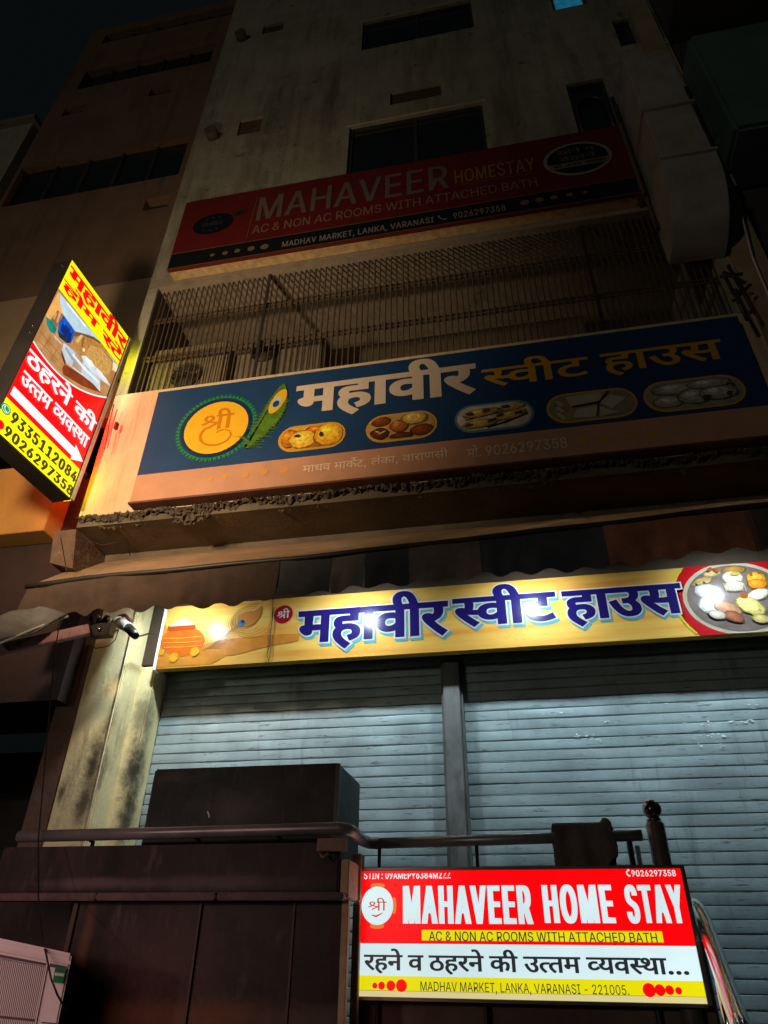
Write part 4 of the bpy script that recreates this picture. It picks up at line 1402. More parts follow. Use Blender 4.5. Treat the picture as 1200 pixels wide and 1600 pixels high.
ovals = [((487, 683), 0.242, 0.115, 'gold', (228, 168, 50)), ((627, 667), 0.245, 0.122, 'gold', (196, 158, 96)),
         ((772, 651), 0.262, 0.122, 'blue', (214, 208, 196)), ((924, 634), 0.285, 0.126, 'gold', (150, 140, 110)), ((1084, 615), 0.305, 0.130, 'gold', (160, 156, 140))]
RING = {'gold': pm('gold_oval_rim', (206, 162, 62), 0.4), 'blue': pm('blue_oval_rim', (90, 140, 170), 0.4)}
for i, (c, ha, hb, ring, bgc) in enumerate(ovals):
    c = PB.ab(*c)
    b = MB()
    b.poly([PB.pt(a, z, 0.004) for a, z in stadium(PB, c, ha, hb)])
    o = part('oval_picture', b, RING[ring], bs)
    b = MB()
    b.poly([PB.pt(a, z, 0.006) for a, z in stadium(PB, c, ha - 0.018, hb - 0.018)])
    part('picture_ground', b, food('oval_ground_%d' % i if False else 'ground_' + 'abcde'[i], bgc, 0.35, 18), o)

    def blob(mb, x, z, ra, rb, off, rot=0.0, n=28, wob=0.03):
        rr = random.Random(int(1e4 * (x + z + off)))
        pts = []
        for k in range(n):
            t = 2 * pi * k / n
            w_ = 1 + rr.uniform(-wob, wob)
            xx, zz = ra * cos(t) * w_, rb * sin(t) * w_
            pts.append((c[0] + x + xx * cos(rot) - zz * sin(rot), c[1] + z + xx * sin(rot) + zz * cos(rot)))
        # keep the print inside its oval
        lim = hb - 0.020
        k_ = ha - 0.018 - lim - 0.002
        fin = []
        for a, z_ in pts:
            xx, zz = a - c[0], z_ - c[1]
            core = max(-k_, min(k_, xx))
            dd = math.hypot(xx - core, zz)
            if dd > lim:
                xx = core + (xx - core) * lim / dd
                zz = zz * lim / dd
            fin.append((c[0] + xx, c[1] + zz))
        mb.poly([PB.pt(a, z_, off) for a, z_ in fin])

    def morsel(x, z, ra, rb, off, nm, col, rot=0.0, wob=0.03):
        for k_s, dx, dz, f_, suf in ((1.0, 0, 0, 0.6, '_rim'), (0.88, -0.02, 0.05, 1.0, ''), (0.62, -0.10, 0.16, 1.18, '_mid'), (0.28, -0.22, 0.32, 1.45, '_shine')):
            b = MB()
            blob(b, x + dx * ra, z + dz * rb, ra * k_s, rb * k_s, off + 0.00022 * (1 + len(suf)) * (suf != '_rim') * 1.0, rot, wob=wob * 1.6)
            part('sweet' + ('' if suf == '' else suf), b, food(nm + suf, tuple(min(250, q * f_) for q in col), 0.45, 42), o)

    if i == 0:
        for (x, z, ra, rb, nm, col) in ((0.04, 0.05, .09, .06, 'fried_orange', (196, 110, 30)), (0.13, 0.0, .12, .11, 'laddu_bright', (234, 172, 40)), (-0.16, 0.0, .075, .085, 'laddu_brown', (190, 120, 30)), (0.02, -0.05, .09, .06, 'fried_orange', (196, 110, 30)), (-0.06, -0.02, .105, .085, 'laddu_yellow', (240, 188, 62))):
            morsel(x, z, ra, rb, 0.0068 + 0.0022 * (ra > .1) + 0.006 * abs(x), nm, col)
        b = MB()
        blob(b, -0.10, 0.012, .022, .016, 0.0168, wob=.2)
        blob(b, 0.07, 0.005, .014, .022, 0.0168, wob=.2)
        part('nut_topping', b, food('pistachio_dark', (60, 48, 12)), o)
    elif i == 1:
        for j, (x, z, ra, rb, nm, col) in enumerate(((-0.14, 0.06, .07, .045, 'jamun_brown', (120, 62, 22)), (-0.15, -0.05, .07, .055, 'jamun_dark', (84, 44, 20)), (0.14, -0.05, .08, .05, 'jamun_brown', (120, 62, 22)), (0.0, -0.085, .08, .03, 'jamun_dark', (84, 44, 20)), (-0.015, 0.0, .065, .055, 'jamun_light', (160, 92, 32)), (0.09, 0.055, .09, .055, 'peda_cream', (206, 176, 90)))):
            morsel(x, z, ra, rb, 0.0068 + 0.0012 * j, nm, col)
        b = MB()
        blob(b, 0.09, 0.062, .02, .014, 0.0168, wob=.2)
        blob(b, -0.13, -0.045, .03, .006, 0.0168, 0.5, wob=.2)
        blob(b, -0.16, -0.035, .02, .006, 0.0170, -0.5, wob=.2)
        blob(b, -0.03, 0.03, .018, .008, 0.0168, wob=.2)
        part('nut_topping', b, food('almond_sliver', (214, 190, 130)), o)
    elif i == 2:
        for j, (x, z, ra, rb, ro) in enumerate(((-0.08, 0.04, .13, .035, .12), (0.13, 0.06, .09, .028, .15), (-0.10, -0.055, .13, .035, .1), (0.11, -0.01, .11, .035, .2))):
            morsel(x, z, ra, rb, 0.0080 + 0.0015 * j, 'roll_cream', (196, 164, 84), ro, .05)
        b = MB()
        for (x, z, ro) in ((-0.16, .035, 0), (-.05, .05, .3), (.08, .065, 0), (-.02, -.04, .4), (.04, -.005, .2), (-.17, -.06, .2), (.16, .0, .2)):
            blob(b, x, z, .028, .014, 0.0168 + 0.0001 * (x + 1), ro, wob=.3)
        part('nut_topping', b, food('pistachio_brown', (92, 70, 24)), o)
        b = MB()
        b.stroke(PB, [(c[0] - .19, c[1] - 0.01), (c[0] + 0.0, c[1] + 0.02), (c[0] + .21, c[1] + 0.055)], .010, 0.0078)
        b.stroke(PB, [(c[0] - .05, c[1] - 0.09), (c[0] + 0.08, c[1] - 0.06), (c[0] + .22, c[1] - 0.005)], .018, 0.0075)
        part('tray_shadow', b, food('tray_dark', (40, 34, 24)), o)
    elif i == 3:
        for j, pts in enumerate((((-.15, .09), (.09, .105), (.06, .03), (-.13, .01)), ((.05, .02), (.13, .07), (.22, .03), (.12, -.05)), ((-.09, -.02), (.04, -.01), (.02, -.10), (-.13, -.09)), ((.05, -.02), (.11, -.06), (.16, -.085), (.04, -.105)))):
            b = MB()
            b.poly([PB.pt(c[0] + x, c[1] + z, 0.0078 + 0.0005 * j) for x, z in pts[::-1]])
            part('sweet', b, food('burfi_pale', (190, 184, 158), 0.15, 14), o)
        b = MB()
        b.stroke(PB, [(c[0] - .12, c[1]), (c[0] + .05, c[1] + .015), (c[0] + .12, c[1] + .10)], .014, 0.0105)
        b.stroke(PB, [(c[0] + .045, c[1] + .01), (c[0] + .02, c[1] - .10)], .009, 0.0106)
        part('tray_shadow', b, food('tray_dark', (40, 34, 24)), o)
        b = MB()
        for k in range(9):
            blob(b, -.21 + .012 * (k % 3), .06 - .018 * k, .016, .010, 0.0079 + 0.0003 * k, wob=.15)
        part('nut_topping', b, food('cashew_cream', (206, 186, 140)), o)
    else:
        for j, (x, z, ra, rb) in enumerate(((-0.16, -0.05, .10, .05), (-.10, .05, .16, .05), (.0, -0.03, .11, .065), (.14, -0.02, .12, .06), (.10, .06, .14, .04))):
            morsel(x, z, ra, rb, 0.0070 + 0.0015 * j, 'rasgulla_white', (168, 166, 152))
        b = MB()
        blob(b, .06, -.055, .03, .02, 0.0168, .5, wob=.2)
        blob(b, .20, -.04, .02, .014, 0.0168, .5, wob=.2)
        blob(b, .235, .03, .012, .012, 0.0168, wob=.2)
        part('nut_topping', b, food('syrup_shadow', (70, 68, 52)), o)

# ------------------------------------------------------------------ red homestay sign
PR = front(YR)
rs = thing('red_homestay_sign', (-0.6, YR + 0.08, 6.66), 'long dim red homestay sign with white English lettering, above the balcony cage', 'sign')
RA0 = (PR.ab(290.3, 317.8)[0] + PR.ab(262, 420.5)[0]) / 2
RA1 = (PR.ab(964, 195)[0] + PR.ab(1002.6, 302.7)[0]) / 2
RZ0 = (PR.ab(262, 420.5)[1] + PR.ab(1002.6, 302.7)[1]) / 2
RZ1 = (PR.ab(290.3, 317.8)[1] + PR.ab(964, 195)[1]) / 2
RZM = (PR.ab(268, 399)[1] + PR.ab(991, 278)[1]) / 2
b = MB()
b.box(RA0, RA1, YR, YR + 0.03, RZ0, RZ1)
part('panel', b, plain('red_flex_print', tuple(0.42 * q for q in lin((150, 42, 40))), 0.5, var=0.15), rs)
b = MB()
b.box(RA0 + .01, RA1 - .01, YR + 0.031, YW - 0.004, RZ0 + 0.004, RZ1 - 0.02)
part('backing', b, BOARD, rs)
b = MB()
b.poly([PR.pt(a, z, 0.003) for a, z in ((RA0 + .004, RZ0 + .012), (RA1 - .004, RZ0 + .012), (RA1 - .004, RZM), (RA0 + .004, RZM))])
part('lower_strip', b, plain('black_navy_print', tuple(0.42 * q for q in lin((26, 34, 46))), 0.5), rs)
b = MB()
b.stroke(PR, [(RA0 + .004, RZM + .006), (RA1 - .004, RZM + .006)], 0.010, 0.0045)
b.stroke(PR, [(RA0, RZ0 + .006), (RA1, RZ0 + .006)], 0.012, 0.0045)
b.stroke(PR, [PR.ab(403, 308), PR.ab(385, 374)], 0.008, 0.0045)
b.stroke(PR, [PR.ab(708, 291), PR.ab(834, 271)], 0.008, 0.0045)
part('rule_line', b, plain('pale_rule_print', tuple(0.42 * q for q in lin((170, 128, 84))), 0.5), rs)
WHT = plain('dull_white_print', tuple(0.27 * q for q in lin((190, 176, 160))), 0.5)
b = MB()
word_px(b, 'MAHAVEER', PR, (404, 306), (700, 262), (402, 345), off=0.0045, ox=22, oy=2)
part('title_lettering', b, WHT, rs)
b = MB()
word_px(b, 'HOMESTAY', PR, (708, 268), (834, 247), (708, 288), off=0.0045, ox=24, oy=8)
part('title_lettering', b, plain('dull_gold_print', tuple(0.6 * q for q in lin((176, 130, 70))), 0.5), rs, 'gold lettering')
b = MB()
word_px(b, 'AC & NON AC ROOMS WITH ATTACHED BATH', PR, (396, 351), (840, 281), (394, 366), off=0.0045, ox=18, oy=8)
part('tariff_lettering', b, plain('brownish_white_print', tuple(0.55 * q for q in lin((176, 128, 108))), 0.5), rs)
b = MB()
word_px(b, 'MADHAV MARKET, LANKA, VARANASI', PR, (441, 378), (678, 340), (440, 387), off=0.0048, ox=26, oy=10)
word_px(b, '9026297358', PR, (707, 334), (790, 320), (706, 343), off=0.0048, ox=26, oy=10)
a, z = PR.ab(692, 340)
b.stroke(PR, [(a - .035, z + .03), (a - .03, z - .0), (a + .0, z - .03), (a + .035, z - .03)], [.02, .012, .012, .02], 0.0048)
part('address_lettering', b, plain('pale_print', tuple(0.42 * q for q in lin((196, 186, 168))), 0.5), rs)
b = MB()
for (u, v, r) in ((332, 399, .022), (352, 396, .026), (371, 392.5, .028), (392.5, 389, .034), (413.5, 386, .038), (820, 317, .036), (843, 313, .034), (866, 309, .030), (890, 305, .026), (914, 301, .02)):
    a, z = PR.ab(u, v)
    b.ellipse(PR, a, z, r, r * 0.95, 0.0048)
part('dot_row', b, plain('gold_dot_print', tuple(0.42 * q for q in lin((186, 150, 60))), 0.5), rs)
# oval emblem on the left, with illegible stars and letters
b = MB()
a, z = PR.ab(333, 350)
b.ellipse(PR, a, z, 0.20, 0.155, 0.0045)
o = part('emblem_disc', b, plain('navy_print', tuple(0.42 * q for q in lin((22, 32, 50))), 0.5), rs)
b = MB()
for k, (u, v) in enumerate(((323, 345), (334, 341), (344, 340), (319, 361), (329, 361), (339, 358))):
    aa, zz = PR.ab(u, v)
    b.ellipse(PR, aa, zz, 0.012, 0.012, 0.007, n=5)
letters(b, 'SHREE', PR, a - 0.11, a + 0.11, z - 0.03, z + 0.03, off=0.007, ox=20, oy=6)
part('emblem_lettering', b, plain('grey_blue_print', tuple(0.42 * q for q in lin((84, 92, 104))), 0.5), o)
b = MB()
aa, zz = PR.ab(373, 334)
b.ellipse(PR, aa, zz, 0.075, 0.035, 0.006, 0.5)
fo = part('feather', b, plain('dull_green_print', tuple(0.42 * q for q in lin((70, 74, 44))), 0.5), rs)
b = MB()
b.ellipse(PR, aa + .01, zz + .006, 0.04, 0.018, 0.0075, 0.5)
part('feather_eye', b, plain('navy_print_eye', tuple(0.42 * q for q in lin((26, 34, 44))), 0.5), fo)
# round emblem on the right
a, z = PR.ab(902, 248)
b = MB()
b.ellipse(PR, a, z, 0.285, 0.245, 0.0045)
o = part('round_emblem', b, plain('grey_ring_print', tuple(1.1 * q for q in lin((140, 130, 122))), 0.5), rs)
b = MB()
b.ellipse(PR, a, z, 0.252, 0.215, 0.006)
part('emblem_disc', b, plain('navy_disc_print', tuple(0.42 * q for q in lin((22, 34, 44))), 0.5), o)
b = MB()
b.poly([PR.pt(a + x, z + y, 0.0075) for x, y in ((-.235, -.12), (.235, -.12), (.255, -.045), (-.255, -.045))])
part('emblem_band', b, plain('beige_band_print', tuple(0.7 * q for q in lin((150, 138, 116))), 0.5), o)
b = MB()
letters(b, 'रहने', PR, a - 0.16, a + 0.04, z + 0.085, z + 0.145, off=0.0075, ox=20, oy=10)
letters(b, 'व', PR, a + 0.085, a + 0.155, z + 0.085, z + 0.145, off=0.0075, ox=20, oy=10)
letters(b, 'ठहरने', PR, a - 0.14, a + 0.15, z - 0.02, z + 0.045, off=0.0075, ox=20, oy=10)
aa, zz = PR.ab(909, 270)
b.stroke(PR, [(aa - .02, zz - .012), (aa, zz + .014), (aa + .02, zz - .012)], .01, 0.0075)
part('emblem_lettering', b, WHT, o)
b = MB()
letters(b, 'की', PR, a - 0.21, a - 0.14, z - 0.108, z - 0.066, off=0.009, ox=12, oy=6)
letters(b, 'उत्तम', PR, a - 0.11, a + 0.02, z - 0.108, z - 0.066, off=0.009, ox=12, oy=6)
letters(b, 'व्यवस्था', PR, a + 0.05, a + 0.225, z - 0.108, z - 0.066, off=0.009, ox=12, oy=6)
part('band_lettering', b, plain('navy_letter_print', tuple(0.42 * q for q in lin((24, 30, 38))), 0.5), o)
b = MB()
b.box(RA1 + 0.004, RA1 + 0.03, YR - 0.004, YR + 0.12, RZ0 - 0.02, RZ1 + 0.02)
part('frame_bar', b, mat('sign_edge_frame', (0.16, 0.10, 0.06), 0.6), rs)

# ------------------------------------------------------------------ yellow shop sign above the shutters
PY = front(YY)
ys = thing('yellow_shop_sign', (-0.2, YY + 0.03, 3.26), 'glossy yellow Hindi sweet shop sign with dark blue letters, above the shutters', 'sign')
YA0 = (PY.ab(243, 1045)[0] + PY.ab(258, 952)[0]) / 2 + 0.012
YA1 = PY.ab(1195, 930)[0] + 0.25
YZ0 = (PY.ab(243, 1045)[1] + PY.ab(1200, 989)[1]) / 2
YZ1 = (PY.ab(1040, 887)[1] + PY.ab(1195, 879)[1]) / 2


def sign_gradient(name, top, mid, low, zlo, zhi, streak):
    """printed colour bands across the sign face (artwork), with streaks"""
    M = bpy.data.materials.new(name)
    M.use_nodes = True
    N = M.node_tree.nodes
    K = M.node_tree.links
    P = N['Principled BSDF']
    tc = N.new('ShaderNodeTexCoord')
    mp = N.new('ShaderNodeMapping')
    mp.inputs['Scale'].default_value = (0.7, 1, 9)
    K.new(tc.outputs['Object'], mp.inputs['Vector'])
    nz = N.new('ShaderNodeTexNoise')
    nz.inputs['Scale'].default_value = 1.3
    nz.inputs['Detail'].default_value = 4
    K.new(mp.outputs[0], nz.inputs['Vector'])
    rp = N.new('ShaderNodeValToRGB')
    e = rp.color_ramp.elements
    e[0].position, e[0].color = 0.33, (*low, 1)
    e[1].position, e[1].color = 0.62, (*top, 1)
    x = e.new(0.47)
    x.color = (*mid, 1)
    K.new(nz.outputs['Fac'], rp.inputs['Fac'])
    K.new(rp.outputs[0], P.inputs['Base Color'])
    P.inputs['Roughness'].default_value = 0.2
    P.inputs['Specular IOR Level'].default_value = 0.13
    return M


b = MB()
b.box(YA0, YA1, YY, YY + 0.06, YZ0, YZ1)
part('panel', b, sign_gradient('yellow_vinyl_print', lin((198, 164, 84)), lin((196, 150, 70)), lin((188, 124, 52)), YZ0, YZ1, 1), ys, bevel=0.003)
b = MB()
b.box(YA0 - 0.022, YA0 - 0.001, YY - 0.006, YY + 0.064, YZ0 - 0.004, YZ1 + 0.004)
part('edge_trim', b, WHITEPLASTIC, ys)
GL = dict(rough=0.13)
GV = lambda n, c, **k: plain(n, tuple(0.52 * q for q in lin(c)), 0.2, spec=0.13, **k)
# title: turquoise drop shade, white outline, navy letters
NAVY = GV('navy_vinyl', (38, 30, 110))
WHT2 = GV('white_vinyl', (232, 232, 222))
CYAN = GV('turquoise_vinyl', (96, 186, 200))
tw = [('महावीर', (470, 961), (695, 938), (485, 1003)), ('स्वीट', (710, 937), (862, 928), (722, 978)), ('हाउस', (880, 926), (1057, 914), (893, 968))]
for nm, M_, o0, ox, oy, du_, dv_ in (('title_shade', CYAN, 0.003, 66, 56, 3, 3.6), ('title_outline', WHT2, 0.0048, 66, 56, 0, 0), ('title_lettering', NAVY, 0.0066, 40, 26, 0, 0)):
    b = MB()
    for wd, l_, r_, ba in tw:
        word_px(b, wd, PY, (l_[0] + du_, l_[1] + dv_), (r_[0] + du_, r_[1] + dv_), (ba[0] + du_, ba[1] + dv_), off=o0, ox=ox, oy=oy)
    part(nm, b, M_, ys)
# artwork on the left: orange wash, pot of sweets, flowers, feather, red badge
b = MB()
poly_px(b, PY, [(243.5, 1043.5), (256, 968), (262, 985), (275, 1000), (300, 1012), (335, 1020), (352, 1026), (330, 1038)], 0.003)
poly_px(b, PY, [(300, 1012), (345, 1000), (420, 992), (470, 990), (466, 1002), (420, 1010), (365, 1024), (335, 1026)], 0.0032)
part('orange_wash', b, GV('orange_wash_print', (232, 150, 60), var=0.2, scale=12), ys)
b = MB()
poly_px(b, PY, [(258, 1019), (253, 1012), (251, 1004), (254, 996), (260, 990), (268, 985), (303, 981), (312, 985), (318, 992), (320, 1000), (318, 1008), (312, 1016), (302, 1022), (286, 1026), (270, 1024)], 0.0055)
pot = part('pot', b, GV('terracotta_print', (226, 112, 38), var=0.2, scale=14), ys)
b = MB()
poly_px(b, PY, [(262, 986), (263, 979), (305, 976), (307, 981), (303, 984), (268, 987)], 0.0072)
part('pot_rim', b, GV('terracotta_dark_print', (190, 78, 34)), pot)
b = MB()
poly_px(b, PY, [(265, 980), (275, 973), (288, 967), (298, 970), (304, 977)], 0.0088)
part('rice_heap', b, GV('white_rice_print', (226, 226, 196)), pot)
b = MB()
for v in (997, 1004, 1011):
    b.stroke(PY, [PY.ab(256, v + 1), PY.ab(286, v + 0.5), PY.ab(316, v - 2)], 0.007, 0.0072)
part('pot_band', b, GV('orange_band_print', (244, 160, 60)), pot)
b = MB()
for (u, v, r) in ((272, 1028, .042), (305, 1019, .040), (253, 1020, .028)):
    a, z = PY.ab(u, v)
    pts = []
    for k in range(28):
        rr_ = r * (0.95 if k % 2 else 0.70)
        pts.append(PY.pt(a + rr_ * cos(2 * pi * k / 28), z + rr_ * sin(2 * pi * k / 28), 0.0095))
    b.poly(pts)
fl_ = part('flower', b, GV('marigold_print', (244, 176, 50), var=0.3, scale=40), ys)
b = MB()
rr = random.Random(2)
spine = [PY.ab(u, v) for u, v in ((316, 1017), (330, 1009), (345, 998), (360, 986), (378, 974))]
b.stroke(PY, spine, 0.005, 0.0045)
for k in range(4):
    for j in range(5):
        t = j / 5
        p = Vector(spine[k]) * (1 - t) + Vector(spine[k + 1]) * t
        b.stroke(PY, [p, p + Vector((-0.02, 0.035)), p + Vector((-0.018, 0.085 + rr.uniform(0, .03)))], [.003, .0025, .0012], 0.0047 + 0.00002 * j)
        b.stroke(PY, [p, p + Vector((0.05, 0.012)), p + Vector((0.115 + rr.uniform(0, .03), 0.006))], [.003, .0025, .0012], 0.0050 + 0.00002 * j)
ec = Vector(PY.ab(384, 971))
for k in range(6):
    r = 0.05 + 0.022 * k
    b.stroke(PY, [(ec.x + r * cos(t) * 1.05 + 0.012 * k, ec.y + r * sin(t) * 0.8) for t in [pi * 0.45 + 1.35 * pi * i / 16 for i in range(17)]], 0.0028, 0.0052 + 0.0001 * k)
ff = part('feather', b, GV('sienna_line_print', (178, 120, 62)), ys)
b = MB()
lo_ = [(372, 975), (374, 962), (384, 957), (398, 955), (410, 947), (408, 962), (398, 975), (384, 981)]
poly_px(b, PY, lo_[::-1], 0.0062)
part('feather_tip', b, GV('feather_orange_print', (214, 140, 74)), ff)
b = MB()
a, z = PY.ab(378, 974)
b.ellipse(PY, a, z, 0.026, 0.024, 0.0078)
part('feather_eye', b, GV('feather_blue_print', (70, 130, 180)), ff)
b = MB()
a, z = PY.ab(380, 972)
b.ellipse(PY, a, z, 0.013, 0.012, 0.0092)
part('feather_eye', b, GV('feather_purple_print', (70, 50, 120)), ff)
b = MB()
a, z = PY.ab(443, 960)
b.ellipse(PY, a, z, 0.068, 0.068, 0.0035)
o = part('badge', b, GV('crimson_vinyl', (196, 24, 52)), ys)
b = MB()
letters(b, 'श्री', PY, a - 0.045, a + 0.045, z - 0.03, z + 0.02, off=0.0055, ox=18, oy=10)
part('badge_lettering', b, WHT2, o)
# red end with the plate of sweets
pc = Vector(PY.ab(1152, 934))
RX, RZ = 0.315, 0.245
b = MB()
pts = []
for k in range(25):
    t = pi * 0.70 + (pi * 0.62) * k / 24
    a, z = pc.x + 0.02 + (RX + 0.075) * cos(t), pc.y + (RZ + 0.10) * sin(t)
    pts.append((a, max(YZ0 + .002, min(YZ1 - .002, z))))
b.poly([PY.pt(a, z, 0.003) for a, z in pts] + [PY.pt(YA1 - .002, YZ0 + .002, 0.003), PY.pt(YA1 - .002, YZ1 - .002, 0.003)])
part('red_ground', b, GV('red_vinyl', (206, 26, 36)), ys)
b = MB()
b.stroke(PY, [(a, z) for a, z in pts if YZ0 + .004 < z < YZ1 - .004], 0.014, 0.0036)
part('yellow_rim_line', b, GV('lemon_vinyl', (236, 226, 60)), ys)


def clip_pts(pts):
    return [(a, max(YZ0 + .003, min(YZ1 - .003, z))) for a, z in pts]


def pell(mb, cx, cz, ra, rb, off, rot=0.0, n=36, wob=0.0, seed=1):
    rr = random.Random(seed)
    P_ = []
    for k in range(n):
        t = 2 * pi * k / n
        w_ = 1 + rr.uniform(-wob, wob)
        x, z = ra * cos(t) * w_, rb * sin(t) * w_
        P_.append((cx + x * cos(rot) - z * sin(rot), cz + x * sin(rot) + z * cos(rot)))
    mb.poly([PY.pt(a, z, off) for a, z in clip_pts(P_)])


b = MB()
pell(b, pc.x, pc.y, RX, RZ, 0.0045)
plate = part('plate', b, GV('plate_rim_print', (196, 184, 160), var=0.15, scale=20), ys)
b = MB()
pell(b, pc.x, pc.y, RX - 0.025, RZ - 0.022, 0.0058)
part('plate_ground', b, GV('plate_shadow_print', (120, 108, 104), var=0.35, scale=14), plate)
sw = [  # photo u, v, ra, rb, rot, colour
    (1112, 897, .055, .022, 0.1, (206, 178, 120)), (1146, 892, .075, .03, 0, (170, 128, 60)), (1097, 910, .07, .03, .3, (190, 150, 110)),
    (1106, 925, .085, .055, -.2, (210, 200, 214)), (1110, 945, .075, .06, .2, (236, 232, 222)), (1144, 904, .062, .045, 0, (238, 232, 214)), (1147, 917, .062, .040, 0.1, (222, 206, 184)),
    (1181, 905, .06, .05, 0, (226, 170, 60)), (1183, 914, .06, .035, 0, (232, 142, 40)), (1184, 930, .07, .035, 0.3, (232, 226, 200)),
    (1137, 952, .085, .045, -.5, (196, 140, 104)), (1146, 965, .06, .035, -.5, (160, 98, 70)), (1172, 948, .09, .055, -.6, (226, 210, 130)), (1188, 968, .05, .03, -.2, (206, 190, 120)), (1120, 962, .05, .03, -.3, (214, 200, 186))]
for k, (u, v, ra, rb, ro, c_) in enumerate(sw):
    a, z = PY.ab(u, v)
    for q_, (k_s, dx, dz, f_, suf) in enumerate(((1.0, 0, 0, 0.62, '_rim'), (0.88, -0.02, 0.05, 0.9, ''), (0.62, -0.10, 0.16, 1.02, '_mid'), (0.28, -0.2, 0.3, 1.12, '_shine'))):
        b = MB()
        pell(b, a + dx * ra, z + dz * rb, ra * k_s, rb * k_s, 0.0070 + 0.0007 * k + 0.00017 * q_, ro, 30, 0.06, k + len(suf))
        part('sweet' + suf, b, GV('sweet_print' + suf, tuple(min(248, q * f_) for q in c_), var=0.3, scale=40), plate)
b = MB()
for k, (u, v, ra, rb, ro, c_) in enumerate(((1108, 892, .018, .012, .9, 0), (1118, 893, .018, .012, -.9, 0), (1161, 932, .022, .019, 0, 0), (1172, 899, .014, .010, 1, 0), (1185, 897, .013, .011, 0, 0))):
    a, z = PY.ab(u, v)
    pell(b, a, z, ra, rb, 0.0192 + 0.0002 * k, ro, 16, 0.05, k)
part('nut_topping', b, GV('almond_print', (156, 84, 40)), plate)
b = MB()
for k, (u, v, ra, rb, ro) in enumerate(((1092, 912, .022, .014, .5), (1104, 910, .02, .014, .2), (1146, 899, .028, .012, .1), (1186, 955, .01, .008, 0), (1176, 962, .008, .008, 0))):
    a, z = PY.ab(u, v)
    pell(b, a, z, ra, rb, 0.0194 + 0.0002 * k, ro, 16, 0.15, k)
part('nut_topping', b, GV('pistachio_print', (176, 160, 70)), plate)
b = MB()
for k in range(7):
    a, z = PY.ab(1131 + k * 5.2, 918 + abs(k - 3) * 0.5)
    b.stroke(PY, [(a, z + .03), (a + .004, z - .03)], .005, 0.0184)
part('cup_pleat', b, GV('cup_pleat_print', (176, 156, 140)), plate)
b = MB()
b.tube([PY.px(428, 930, 0.012), PY.px(426, 965, 0.010), PY.px(424, 990, 0.012), PY.px(421, 1012, 0.012), PY.px(418, 1025, 0.012), PY.px(421, 1035, 0.014), PY.px(423, 1018, 0.012), PY.px(424, 990, 0.016), PY.px(429, 950, 0.012)], 0.0028, 6)
solo('hanging_cable_loop', b, CABLE, tuple(PY.px(424, 1030, 0.012)), 'thin dark cable loop hanging over the yellow sign left of its red badge', 'cable')

# ------------------------------------------------------------------ lit homestay sign at the bottom
PL_ = front(YL)
ls = thing('lit_homestay_sign', (-0.05, YL + 0.06, 1.5), 'glowing red, white and yellow homestay light box at the railing, lowest sign', 'lit sign')
LA0 = (PL_.ab(563, 1360)[0] + PL_.ab(558, 1560)[0]) / 2
LA1 = (PL_.ab(1068, 1358)[0] + PL_.ab(1105, 1565)[0]) / 2
LZ0 = (PL_.ab(558, 1560)[1] + PL_.ab(1105, 1565)[1]) / 2
LZ1 = (PL_.ab(563, 1360)[1] + PL_.ab(1068, 1358)[1]) / 2
LZW = (PL_.ab(560, 1474)[1] + PL_.ab(1082, 1478)[1]) / 2
LZY = (PL_.ab(560, 1527)[1] + PL_.ab(1090, 1530)[1]) / 2
b = MB()
b.box(LA0 - .006, LA1 + .006, YL + 0.004, YL + 0.12, LZ0 - .006, LZ1 + .006)
part('case', b, mat('grey_sign_case', (0.10, 0.10, 0.10), 0.5), ls, bevel=0.004)


def rect(mb, pl, a0, a1, b0, b1, off):
    return mb.poly([pl.pt(a0, b0, off), pl.pt(a1, b0, off), pl.pt(a1, b1, off), pl.pt(a0, b1, off)])


E_RED = lit('lit_red_print', lin((236, 4, 10)), 1.15)
E_WHITE = lit('lit_white_print', lin((212, 236, 240)), 1.0, mottled=0.12)
E_YEL = lit('lit_yellow_print', lin((222, 212, 8)), 1.1)
E_BLACK = lit('lit_black_print', lin((44, 48, 52)), 0.8)
b = MB()
rect(b, PL_, LA0, LA1, LZW, LZ1, 0.0)
part('red_panel', b, E_RED, ls)
b = MB()
rect(b, PL_, LA0, LA1, LZY, LZW, 0.0)
part('white_panel', b, E_WHITE, ls)
b = MB()
rect(b, PL_, LA0, LA1, LZ0 + 0.018, LZY, 0.0)
part('yellow_panel', b, E_YEL, ls)
b = MB()
rect(b, PL_, LA0, LA1, LZ0, LZ0 + 0.017, 0.0)
part('bottom_edge', b, lit('lit_cream_edge', lin((226, 214, 150)), 0.9), ls)
b = MB()
b.box(LA1 - 0.006, LA1 + 0.008, YL - 0.008, YL + 0.002, LZ0 - 0.004, LZ1)
b.box(LA0 - 0.008, LA1 - 0.0065, YL - 0.008, YL + 0.002, LZ0 - 0.01, LZ0 - 0.001)
b.box(LA0 - 0.008, LA1 + 0.008, YL - 0.008, YL + 0.002, LZ1 + 0.001, LZ1 + 0.01)
part('frame', b, mat('brushed_frame', (0.35, 0.30, 0.26), 0.35, metal=0.7), ls)
b = MB()
word_px(b, 'MAHAVEER', PL_, (630, 1386), (826, 1384), (628, 1442), off=0.004, ox=100, oy=14)
word_px(b, 'HOME', PL_, (846, 1384), (953, 1384), (842, 1441), off=0.004, ox=100, oy=14)
word_px(b, 'STAY', PL_, (974, 1384), (1060, 1384), (968, 1441), off=0.004, ox=100, oy=14)
part('title_lettering', b, E_WHITE, ls)
b = MB()
word_px(b, 'STIN : 09AMEPY6384M2ZZ', PL_, (569, 1362), (704, 1362), (569, 1373.5), off=0.004, ox=26, oy=10, cut_b=LZ1 - 0.009)
